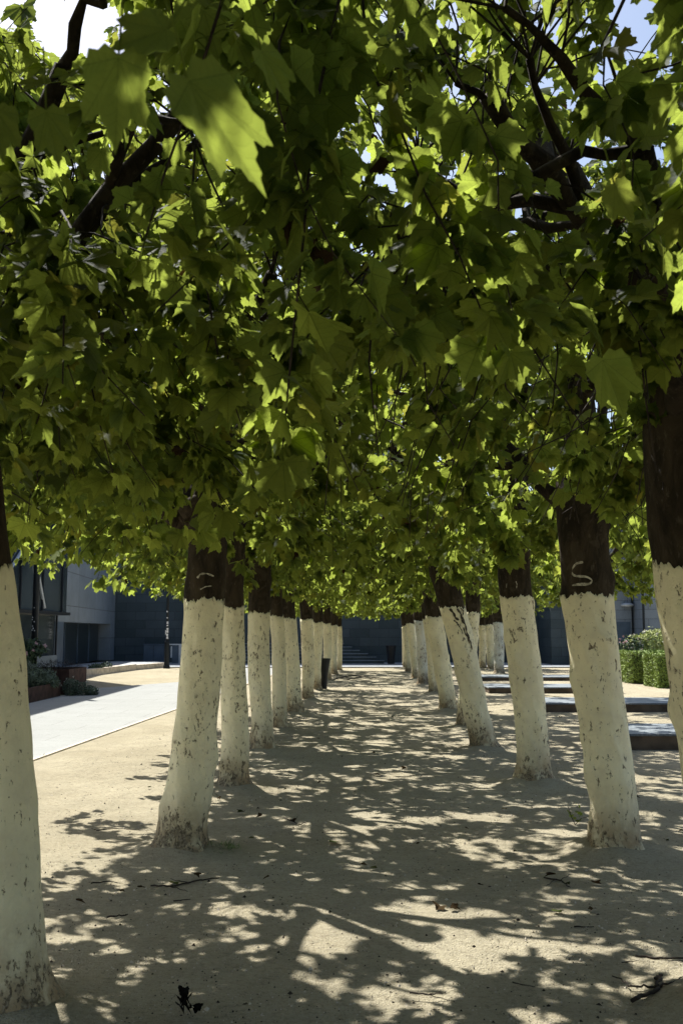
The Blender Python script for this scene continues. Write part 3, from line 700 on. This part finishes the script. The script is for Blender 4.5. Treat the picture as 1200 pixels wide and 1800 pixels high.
nrm = np.array([-dd_[1], dd_[0]])
for k in range(4):
    a0 = 1.62 + k * (LL - 3.05) / 4; a1 = 1.62 + (k + 1) * (LL - 3.05) / 4 - .03
    w = MB(); w.obox(on(a0) + nrm * .55, on(a1) + nrm * .55, .1, .2, 1.899); dr = w.build('door', M['door_glass'], cw)
    w = MB(); w.obox(on(a0) + nrm * .5, on(a0 + .12) + nrm * .5, .05, .2, 1.899); w.build('door_frame', M['bluepanel'], dr)
# round dark column by the glass building
cpn = at(62, 1203); w = MB(); col_ = empty('steel_column', (atY(62, 1100, 26.5)[0], 26.5, 0)); tag(col_, 'dark round steel column in front of the glass building', 'column')
w.lathe([(.085, 0), (.085, 6.8)], 16); w.build('shaft', M['dark_metal'], col_, smooth=True); w = MB(); w.lathe([(.16, 0), (.16, .03), (.09, .06)], 16); w.build('base_plate', M['dark_metal'], col_)
w = MB()
for k in range(8):
    a = random.uniform(-2.2, -.9); z = random.uniform(1.5, 2.3); c_, s_ = math.cos(a), math.sin(a)
    w.box(c_ * .088 - .012, c_ * .088 + .012, s_ * .088 - .006, s_ * .088, z, z + .025)
w.build('sticker_scraps', M['sticker'], col_)

# lamp post with stickers
b = at(293, 1175); lpost = empty('lamp_post', tuple(b)); tag(lpost, 'black lamp post covered in pale stickers in front of the slate wall', 'lamp post')
w = MB(); w.lathe([(.14, 0), (.14, .10), (.115, .14), (.105, .5), (.10, 1.1), (.075, 1.16), (.075, 1.2)], 16); w.build('base', M['dark_metal'], lpost, smooth=False)
w = MB(); w.lathe([(.062, 1.2), (.052, 3.2), (.04, 5.2)], 14); w.build('pole', M['dark_metal'], lpost, smooth=True)
w = MB(); w.lathe([(.05, 5.2), (.14, 5.3), (.2, 5.7), (.24, 5.72), (.1, 5.9), (.02, 5.98)], 14); w.build('lantern', M['dark_metal'], lpost)
for z0, z1, x0, x1 in ((1.24, 1.34, -.02, .055), (1.36, 1.46, -.03, .05), (1.50, 1.60, -.025, .06), (1.61, 1.70, -.02, .058), (1.78, 1.83, -.02, .05), (1.87, 1.97, -.02, .055), (2.1, 2.15, -.03, .02), (2.36, 2.42, -.04, .02), (1.42, 1.6, -.075, -.045)):
    w = MB(); yy = -.072; w.box(x0, x1, yy - .004, yy, z0, z1); w.build('sticker', M['sticker'], lpost)
# blue-grey cabinet and framed gate panel near the far left wall
a0, a1 = atY(252, 1150, 47.5), atY(288, 1150, 47.5)
cb = empty('utility_cabinet', ((a0[0] + a1[0]) / 2, 47.5, .05)); tag(cb, 'plain blue-grey cabinet against the slate wall behind the lamp post', 'cabinet')
hw = (a1[0] - a0[0]) / 2; w = MB(); w.box(-hw, hw, 0, .5, 0, .88, .02); w.build('body', M['bluepanel'], cb)
w = MB(); w.box(-hw - .02, hw + .02, -.02, .52, .88, .91, .008); w.build('lid', M['bluepanel'], cb); w = MB(); w.box(-.008, .008, -.006, -.001, .05, .85); w.build('door_seam', M['dark_metal'], cb)
g0, g1 = atY(298, 1150, 46.5), atY(326, 1150, 46.5)
gp = empty('metal_gate', (g0[0], 46.5, .05)); tag(gp, 'pale framed low gate panel right of the stickered lamp post', 'gate'); gw = g1[0] - g0[0]
w = MB(); w.box(0, gw, -.03, .03, .88, .93); w.box(gw - .3, gw, -.03, .03, 0, .88); w.box(.06, .12, -.03, .03, .3, .82); w.build('frame', M['white_metal'], gp)
w = MB(); w.box(.12, gw - .3, -.01, .01, .05, .88); w.build('panel', M['bluepanel'], gp)

# ledges on the right
dirn = np.array([.0257, 1.0]); LG = 'low slate-topped ledges at right'
for (yf, yt, yb, xl, xr, lab) in ((1319, 1290, 1272, 1078, 0, 'nearest slate-topped ledge, beside the cut-off right tree'), (1252, 1236, 1223, 944, 0, 'long slate-topped ledge in front of the sunlit gravel'),
                       (1219, 1208, 1201, 858, 1095, 'slate-topped ledge with its left end showing left of the dab-marked tree'), (1197, 1190, 1186, 838, 1060, 'farthest slate-topped ledge, at the feet of the three far trees')):
    f = at(xl, yf); Y0 = f[1]; top = atY(xl, yt, Y0)[2]; Y1 = Y0 + (1.5 if yf > 1300 else 1.7)
    X0 = f[0]; X1 = X0 + 3.6 if xr == 0 else atY(xr, yf, Y0)[0]
    if yf > 1300: X1 = X0 + 3.9
    e = empty('stone_ledge', (X0, Y0, 0)); tag(e, lab, 'ledge', LG)
    m_ = MB(); m_.box(.02, X1 - X0 - .02, .025, Y1 - Y0 - .05, -.03, top - .03); m_.build('base', M['ledge_base'], e)
    m_ = MB(); m_.box(0, X1 - X0, 0, Y1 - Y0, top - .03, top, .008); m_.build('slab', M['ledge_top'], e)
# litter bins
def bin_(loc, h, r0, r1, lab, tilt=0):
    e = empty('litter_bin', loc); e.rotation_euler = (0, tilt, .3); tag(e, lab, 'litter bin')
    w = MB(); w.lathe([(r0, .02), (r0 * 1.03, h * .4), (r1 * .96, h * .86), (r1, h * .93), (r1 * .9, h * .93), (r0 * .8, .1)], 18); w.build('body', M['black'], e)
    for k in range(10):
        pass
    w = MB(); w.lathe([(r1 * 1.06, h * .93), (r1 * 1.08, h * .97), (r1 * .98, h), (r1 * .75, h), (r1 * .75, h * .95)], 18); w.build('rim', M['black'], e)
    w = MB(); w.lathe([(r0 * .9, 0), (r0 * .9, .025)], 18); w.build('foot', M['dark_metal'], e)
bb = at(687, 1169); bin_((bb[0], bb[1], .05), .86, .17, .235, 'black tapered litter bin standing before the far slate wall')
bb = at(568, 1212); bin_((bb[0], bb[1] + .1, 0), .83, .10, .15, 'narrow dark litter bin leaning beside a left row trunk', .04)

# ------------------------------------------------------------ shrubs
def blades(n, fn, g, lw=(.03, .012), up=.3):
    """n small pointed leaves; fn(g, n) gives centres and outward directions"""
    P, D = fn(g, n); D = norm(D + g.normal(0, .5, (n, 3)) + np.array([0, 0, up])); L = g.uniform(.6, 1.3, (n, 1)) * lw[0]; w_ = L * lw[1] / lw[0]
    q = norm(g.normal(0, 1, (n, 3))); O = D; D = norm(q - .65 * (q * O).sum(1, keepdims=True) * O + .25 * O); s = norm(np.cross(D, O + g.normal(0, .16, (n, 3))))
    V = np.stack([P, P + D * L * .5 + s * w_, P + D * L, P + D * L * .5 - s * w_], 1).reshape(-1, 3)
    F = (np.arange(n) * 4)[:, None] + np.array([0, 1, 2, 3])
    return V, F
def ell(c, r, shell=.5):
    def f(g, n):
        d = norm(g.normal(0, 1, (n, 3))); q = g.uniform(0, 1, (n, 1)) ** (1 / 3) * (1 - shell) + shell * g.uniform(.7, 1.05, (n, 1))
        bump_ = 1 + .18 * np.sin(d[:, :1] * 7 + c[0]) * np.cos(d[:, 1:2] * 6 + d[:, 2:] * 5)
        p = np.array(c) + d * q * bump_ * np.array(r); p[:, 2] = np.maximum(p[:, 2], .02); return p, d
    return f
def shrub(name, loc, blobs, mat, lab, cat='shrub', n=1500, lw=(.05, .018), flowers=None, seed=1, group=None):
    g = np.random.default_rng(seed); e = empty(name, loc); tag(e, lab, cat, group)
    Vs, Fs, o = [], [], 0
    for c, r in blobs:
        V, F = blades(n // len(blobs), ell(c, r), g, lw); Vs.append(V); Fs.append(F + o); o += len(V)
    link('foliage', mesh_np('foliage', np.vstack(Vs), np.vstack(Fs), mat), e)
    w = MB()
    for c, r in blobs:
        for _ in range(4): w.tube([(0, 0, 0), (c[0] * .5 + g.normal(0, .05), c[1] * .5, c[2] * .5), (c[0] + g.normal(0, .1), c[1] + g.normal(0, .1), c[2] + r[2] * .6)], [.012, .008, .004], 5)
    w.build('stems', M['twig'], e)
    if flowers:
        fm, fn_, fs = flowers; Vs, Fs, o = [], [], 0
        for c, r in blobs:
            for _ in range(fn_ // len(blobs)):
                d = norm(g.normal(0, 1, 3)); d[2] = abs(d[2]); p = np.array(c) + d * np.array(r) * g.uniform(.95, 1.2)
                V, F = blades(14, lambda gg, k: (np.tile(p, (k, 1)), np.tile(d * .5, (k, 1))), g, (fs, fs * .35), .1); Vs.append(V); Fs.append(F + o); o += len(V)
        link('flowers', mesh_np('flowers', np.vstack(Vs), np.vstack(Fs), fm), e)
    return e
# planters
def planter(name, x0, x1, y0, y1, h, lab):
    e = empty(name, (x1, y0, 0)); tag(e, lab, 'planter', 'rusty steel planters'); t = .03; W_, D_ = x1 - x0, y1 - y0
    w = MB(); w.box(-W_, 0, 0, t, 0, h); w.box(-W_, 0, D_ - t, D_, 0, h); w.box(-t, -.001, t, D_ - t, 0, h - .003); w.box(-W_ + .001, -W_ + t, t, D_ - t, 0, h - .003); w.build('sides', M['corten'], e)
    w = MB(); w.box(-W_ + t, -t, t, D_ - t, 0, h - .06); w.build('soil', M['soil'], e)
planter('steel_planter', -8.6, -6.75, 17.5, 24.3, .34, 'long low rusty steel planter full of grey-green shrubs')
planter('steel_planter', -8.6, -6.72, 24.9, 26.6, .62, 'tall square rusty steel planter with wiry stems')
shrub('rosemary_shrub', (-7.35, 21.3, .28), [((0, 0, .25), (.55, .7, .35)), ((-.5, .5, .3), (.4, .6, .35))], M['sage'], 'feathery grey-green shrub spilling over the near end of the low planter', n=5000, lw=(.09, .012), seed=3)
shrub('rosemary_shrub', (-7.3, 23.0, .28), [((0, 0, .22), (.5, .75, .36)), ((.3, .7, .1), (.35, .45, .3))], M['sage'], 'bushy grey-green shrub at the far end of the low planter', n=5000, lw=(.09, .012), seed=4)
shrub('ground_cover', (-7.05, 19.6, .28), [((0, 0, .1), (.4, 1.4, .16))], M['shrub'], 'low dark green plant at the very front of the low planter', 'plant', n=3000, lw=(.05, .02), seed=5)
shrub('rose_bush', (-7.75, 24.2, .28), [((0, 0, .62), (.38, .38, .36)), ((.15, .2, .85), (.42, .35, .25)), ((-.2, 0, .4), (.4, .4, .3))], M['shrub'], 'dark rose bush with pale pink blooms beside the steel column', 'rose bush', n=2600, lw=(.08, .032), flowers=(M['pink'], 16, .055), seed=6)
shrub('sage_plant', (-8.0, 22.6, .28), [((0, 0, .5), (.16, .16, .5)), ((.25, .1, .4), (.14, .14, .4))], M['sage'], 'tall pale flower spikes left of the rose bush', 'plant', n=1500, lw=(.07, .014), flowers=(M['white_petal'], 22, .03), seed=7)
shrub('feather_grass', (-8.35, 21.6, .28), [((0, 0, .7), (.35, .5, .75))], M['shrub'], 'tall wispy dark grass behind the low planter shrubs', 'plant', n=3500, lw=(.2, .006), seed=8)
shrub('trailing_shrub', (-6.55, 24.45, 0), [((0, 0, .2), (.2, .22, .24)), ((.22, .1, .17), (.25, .25, .17)), ((.45, .2, .1), (.18, .2, .12))], M['sage'], 'small silvery plant at the foot of the tall planter', 'plant', n=2200, lw=(.05, .014), flowers=(M['white_petal'], 18, .025), seed=9)
shrub('wiry_plant', (-7.3, 25.7, .56), [((0, 0, .1), (.7, .6, .12))], M['twig'], 'wiry brown stems growing in the tall square planter', 'plant', n=900, lw=(.14, .004), seed=10)
shrub('low_shrub', (-8.9, 36.5, .2), [((0, 0, .05), (.25, .5, .12)), ((.1, 1.1, .06), (.25, .5, .14))], M['shrub'], 'low dark plants on the raised strip along the concrete wing', 'plant', n=900, lw=(.07, .02), seed=12)

# hedge blocks
def hedge(x0, x1, y0, y1, h, lab, seed):
    g = np.random.default_rng(seed); e = empty('box_hedge', ((x0 + x1) / 2, (y0 + y1) / 2, 0)); tag(e, lab, 'hedge', 'clipped box hedges'); W_, D_ = (x1 - x0) / 2, (y1 - y0) / 2
    def f(g, n):
        side = g.choice(4, n, p=[.36, .24, .30, .10]); a, b, c_ = g.uniform(-1, 1, n), g.uniform(-1, 1, n), g.uniform(0, 1, n); ins = g.exponential(.025, n)
        P = np.zeros((n, 3)); D = np.zeros((n, 3))
        P[:, 0] = np.where(side == 1, -W_ + ins, np.where(side == 3, W_ - ins, a * W_)); P[:, 1] = np.where(side == 0, -D_ + ins, b * D_); P[:, 2] = np.where(side == 2, h - ins, c_ * h)
        D[:, 0] = np.where(side == 1, -1, np.where(side == 3, 1, 0)); D[:, 1] = np.where(side == 0, -1, 0); D[:, 2] = np.where(side == 2, 1, 0)
        P += .03 * np.sin(P[:, [1, 2, 0]] * 6 + seed); P[:, 2] = np.maximum(P[:, 2], .02)
        return P, D
    V, F = blades(22000, f, g, (.05, .017), .1); link('foliage', mesh_np('foliage', V, F, M['hedge']), e)
    w = MB(); w.box(-W_ + .07, W_ - .07, -D_ + .07, D_ - .07, .02, h - .07); w.build('branch_core', M['soil'], e)
hedge(8.72, 11.6, 27.7, 29.1, .93, 'clipped green hedge block with its dark end facing the camera, right of the pair', 21)
hedge(8.62, 11.6, 30.0, 32.6, .93, 'clipped green hedge block set behind the nearer one, left of the pair', 22)
shrub('flowering_shrub', (10.6, 33.9, 0), [((0, 0, 1.15), (.65, .5, .5)), ((-.65, 0, 1.0), (.45, .4, .42)), ((.55, 0, 1.35), (.5, .45, .42)), ((0, 0, .6), (.9, .5, .5))], M['lime'], 'sunlit yellow-green shrub with white and pink blossom behind the hedge', n=7000, lw=(.08, .03), flowers=(M['white_petal'], 60, .06), seed=23)
shrub('flowering_shrub', (9.65, 33.6, 0), [((0, 0, .95), (.42, .4, .42)), ((.1, 0, .5), (.4, .4, .4))], M['shrub'], 'darker shrub with pink blossom at the left end behind the hedge', n=2500, lw=(.07, .025), flowers=(M['pink'], 24, .05), seed=24)

# ------------------------------------------------------------ litter on the ground
def litter_mesh(seed, mat, curl, name='fallen_leaf'):
    g = np.random.default_rng(seed)
    V, F, U, Rn = leaves_geo(np.array([[0, 0, 0.]]), np.array([[0, 1., 0]]), np.array([[0, 0, 1.]]), np.array([1.]), g, True, curl=curl)
    V[:, 1] -= .45; V[:, 2] -= V[:, 2].min() + .03; 
    return mesh_np(name, V, F, mat, {'leaf': U, 'rnd': Rn}, True)
LM = [litter_mesh(60 + i, M['dryleaf'] if i % 3 else M['greenlitter'], 1.0 + .3 * i) for i in range(6)]
leafpts = [(585, 1483, .15), (468, 1548, .07), (142, 1592, .09), (423, 1430, .11), (455, 1438, .08), (515, 1447, .09), (443, 1476, .07), (665, 1365, .13), (710, 1356, .12), (660, 1430, .07), (732, 1486, .06),
  (385, 1407, .07), (308, 1555, .1), (213, 1571, .08), (965, 1546, .1), (992, 1557, .09), (1048, 1556, .09), (845, 1560, .06), (980, 1605, .1), (1040, 1604, .07), (1197, 1466, .09),
  (1170, 1480, .06), (770, 1600, .1), (800, 1602, .09), (655, 1528, .08), (640, 1524, .06), (345, 1545, .09), (500, 1390, .06), (560, 1378, .06), (250, 1565, .08), (60, 1545, .06), (165, 1462, .06), (290, 1385, .07), (262, 1386, .06),
  (655, 1325, .08), (600, 1332, .07), (720, 1300, .08), (560, 1300, .07), (660, 1250, .08), (690, 1262, .07), (620, 1278, .07), (700, 1230, .09), (640, 1222, .08), (670, 1212, .08), (600, 1233, .08), (985, 1262, .1), (1010, 1268, .08), (1120, 1405, .08), (1160, 1440, .07), (885, 1425, .07), (820, 1460, .05), (905, 1500, .05), (75, 1330, .08)]
where = lambda x, y: ('left' if x < 380 else 'middle' if x < 800 else 'right')
for i, (px, py, s) in enumerate(leafpts):
    p = at(px, py); o = link('fallen_leaf', LM[i % 6], None, (p[0], p[1], .012)); s = s * .62
    o.scale = (s, s, s * random.uniform(.45, .75)); o.rotation_euler = (random.uniform(-.2, .2), random.uniform(-.2, .2), random.uniform(0, 6.28))
    tag(o, 'small dark curled dry leaf lying on the sandy ground', 'fallen leaf', 'dry leaves scattered on the sand')
lv = [o for o in C.objects if o.name.startswith('fallen_leaf')]
marks_ = {0: 'tree cut off at the left edge', 1: 'arc-marked tree', 2: 'tree just behind the arc-marked one', 3: 'third whole left-row tree', 5: 'left-leaning fifth left-row tree', 7: 'tree with the litter bin', 12: 'S-marked tree', 13: 'dab-marked tree', 14: 'scarred leaning tree', 16: 'brown-specked tree', 18: 'greyish far right-row tree'}
ordn = ['nearest', 'second nearest', 'third nearest', 'fourth nearest', 'fifth nearest', 'sixth nearest', 'seventh nearest', 'eighth nearest', 'ninth nearest', 'tenth nearest', 'eleventh nearest', 'twelfth nearest', 'thirteenth nearest', 'fourteenth nearest', 'fifteenth nearest', 'sixteenth nearest', 'seventeenth nearest', 'eighteenth nearest']
near_ = {}
for o in lv:
    d_ = sorted((math.hypot(trees[k][0][0] - o.location.x, trees[k][0][1] - o.location.y), k) for k in marks_); near_.setdefault(d_[0][1], []).append((d_[0][0], o))
for k, L_ in near_.items():
    for j, (_, o) in enumerate(sorted(L_, key=lambda q: q[0])): o['label'] = 'dark dry leaf on the sand, ' + ordn[min(j, 17)] + ' to the ' + marks_[k]
# crumpled black clump bottom left
M['rotten'] = mat_leaf('rotten_leaf', (.012, .011, .009), (.014, .012, .01), (.01, .01, .006), .05, True)
CLM = [litter_mesh(90 + i, M['rotten'], 4.0, 'leaf') for i in range(3)]
p = at(333, 1790); g = np.random.default_rng(5); e = empty('leaf_clump', (p[0], p[1], 0)); tag(e, 'crumpled black clump of rotten leaves at the bottom edge', 'leaf clump')
for k in range(7):
    o = link('leaf', CLM[k % 3], e, (g.normal(0, .018), g.normal(0, .012), .012 + .005 * k)); o.scale = (.042, .036, .045); o.rotation_euler = (g.uniform(-.7, .7), g.uniform(-.7, .7), g.uniform(0, 6.3))
# twigs
def twig(pts, r, lab, forks=(), name='twig', group='bare twigs lying on the sand'):
    W_ = [at(*q) for q in pts]; o0 = W_[0]; w = MB(); g = np.random.default_rng(int(pts[0][0]))
    def pl(Q):
        Q = [np.array([q[0] - o0[0], q[1] - o0[1], r * .8]) for q in Q]; t = np.linspace(0, len(Q) - 1, 4 * len(Q)); A_ = np.array(Q)
        P = np.column_stack([np.interp(t, range(len(Q)), A_[:, i]) for i in range(3)]); P[1:-1, :2] += g.normal(0, r * .6, (len(P) - 2, 2)); P[:, 2] += np.abs(g.normal(0, r * .5, len(P))); return P
    P = pl(W_); w.tube(P, np.linspace(r, r * .55, len(P)) * g.uniform(.85, 1.2, len(P)), 7)
    for f in forks: P = pl([at(*q) for q in f]); w.tube(P, np.linspace(r * .6, r * .25, len(P)), 5)
    o = w.build(name, M['twig'], None, (o0[0], o0[1], .004), True); tag(o, lab, 'twig', group)
twig([(1110, 1766), (1130, 1757), (1160, 1742), (1155, 1725), (1163, 1720)], .010, 'thick crooked forked stick at the bottom right corner', [[(1158, 1740), (1110, 1740), (1075, 1722)], [(1160, 1741), (1185, 1732), (1210, 1718)]])
twig([(1116, 1685), (1140, 1687), (1210, 1689)], .007, 'long straight stick above the forked one at the right edge')
twig([(1092, 1696), (1122, 1692)], .004, 'short twig end just left of the long straight stick')
twig([(1008, 1632), (1043, 1632)], .004, 'thin straight twig on the sand below the S-marked tree')
twig([(305, 1586), (335, 1583)], .004, 'thin twig on the shaded sand below the arc-marked tree'); twig([(188, 1615), (225, 1611)], .005, 'straight twig on the shaded sand near the nearest left tree')
twig([(160, 1555), (190, 1552), (212, 1555)], .004, 'thin bent twig left of the arc-marked tree base'); twig([(265, 1560), (300, 1562), (350, 1550), (385, 1546)], .006, 'tangle-like long twig in front of the arc-marked tree', [[(300, 1562), (330, 1570)], [(335, 1555), (300, 1548)]])
twig([(720, 1748), (750, 1752), (778, 1750)], .004, 'wispy twig near the bottom centre', [[(750, 1752), (790, 1762)]])
twig([(900, 1730), (940, 1738)], .003, 'hair-thin twig left of the crooked forked stick'); twig([(500, 1440), (528, 1452), (540, 1446)], .005, 'small crooked twig beside a leaf in the upper middle', [[(515, 1447), (525, 1436)]])
twig([(955, 1545), (985, 1550), (1000, 1562)], .005, 'leafy broken twig left below the S-marked tree', [[(975, 1548), (960, 1560)], [(985, 1550), (1000, 1540)]])
twig([(585, 1196), (620, 1188), (660, 1194)], .02, 'pile of dark twigs at the far left row end', [[(600, 1192), (640, 1184)], [(610, 1196), (655, 1186)], [(590, 1187), (625, 1196)]])
twig([(330, 1467), (355, 1470)], .004, 'tiny twig right beside the base of the arc-marked tree'); twig([(170, 1462), (200, 1458), (240, 1461)], .004, 'thin twig lying on the sunlit and shaded border at left')
# grass tuft and green sprig
p = at(392, 1492); g = np.random.default_rng(9); V, F = blades(260, lambda gg, n: (np.column_stack([gg.normal(0, .07, n), gg.normal(0, .05, n), np.zeros(n)]), np.tile([0, 0, 1.2], (n, 1))), g, (.05, .0022), .8)
o = link('grass_tuft', mesh_np('grass_tuft', V, F, M['grass']), None, (p[0], p[1], .01)); tag(o, 'little tuft of green grass right of the arc-marked tree base', 'grass tuft', kind='stuff')
p = at(1010, 1452); e = empty('sprouting_twig', (p[0], p[1], .01)); tag(e, 'small green sprout growing left of the S-marked tree base', 'sprout')
w = MB(); w.tube([(0, 0, 0), (-.03, 0, .07), (-.05, .01, .14)], .003, 5); w.tube([(0, 0, 0), (.05, 0, .05), (.09, -.02, .06)], .003, 5); w.build('stem', M['twig'], e)
V, F, U, Rn = leaves_geo(g.normal(0, .035, (12, 3)) + np.array([0, 0, .07]), norm(g.normal(0, 1, (12, 3))), norm(g.normal(0, 1, (12, 3)) + [0, 0, 1]), g.uniform(.02, .045, 12), g, False)
link('leaves', mesh_np('leaves', V, F, M['leaf'], {'leaf': U, 'rnd': Rn}, True), e)
# loose grit: uncountable tiny stones and leaf crumbs
g = np.random.default_rng(77); n = 34000
Y = 2.6 + (g.uniform(0, 1, n) ** 1.5) * 14; X = g.uniform(-1, 1, n) * np.minimum(3.3, .5 + Y * .36); r = g.uniform(.0015, .0045, n) * g.choice([1, 1, 1.5, 2.6], n, p=[.4, .3, .25, .05])
base = np.array([(1, 0, 0), (-.5, .87, 0), (-.5, -.87, 0), (0, 0, .9)]); ang = g.uniform(0, 6.28, n)
Rx = np.stack([base[:, 0][None] * np.cos(ang)[:, None] - base[:, 1][None] * np.sin(ang)[:, None], base[:, 0][None] * np.sin(ang)[:, None] + base[:, 1][None] * np.cos(ang)[:, None], np.tile(base[:, 2], (n, 1))], -1) * r[:, None, None] * g.uniform(.5, 1.6, (n, 1, 3))
gz = .010 * np.sin(X * 2.1 + Y * .9) * np.sin(Y * 1.7 - X) + .005 * np.sin(X * 5.3 + 1) * np.sin(Y * 4.1); gz = gz * 1.5 - .006
V = (Rx + np.stack([X, Y, gz], -1)[:, None]).reshape(-1, 3); F = ((np.arange(n) * 4)[:, None, None] + np.array([(0, 1, 3), (1, 2, 3), (2, 0, 3)])[None]).reshape(-1, 3)
mi = np.repeat(g.choice([0, 1], n, p=[.6, .4]), 3)
o = link('gravel', mesh_np('gravel', V, F, [M['kerb'], M['soil']], midx=mi)); tag(o, 'fine grit and leaf crumbs strewn over the sandy walk', 'gravel', kind='stuff')
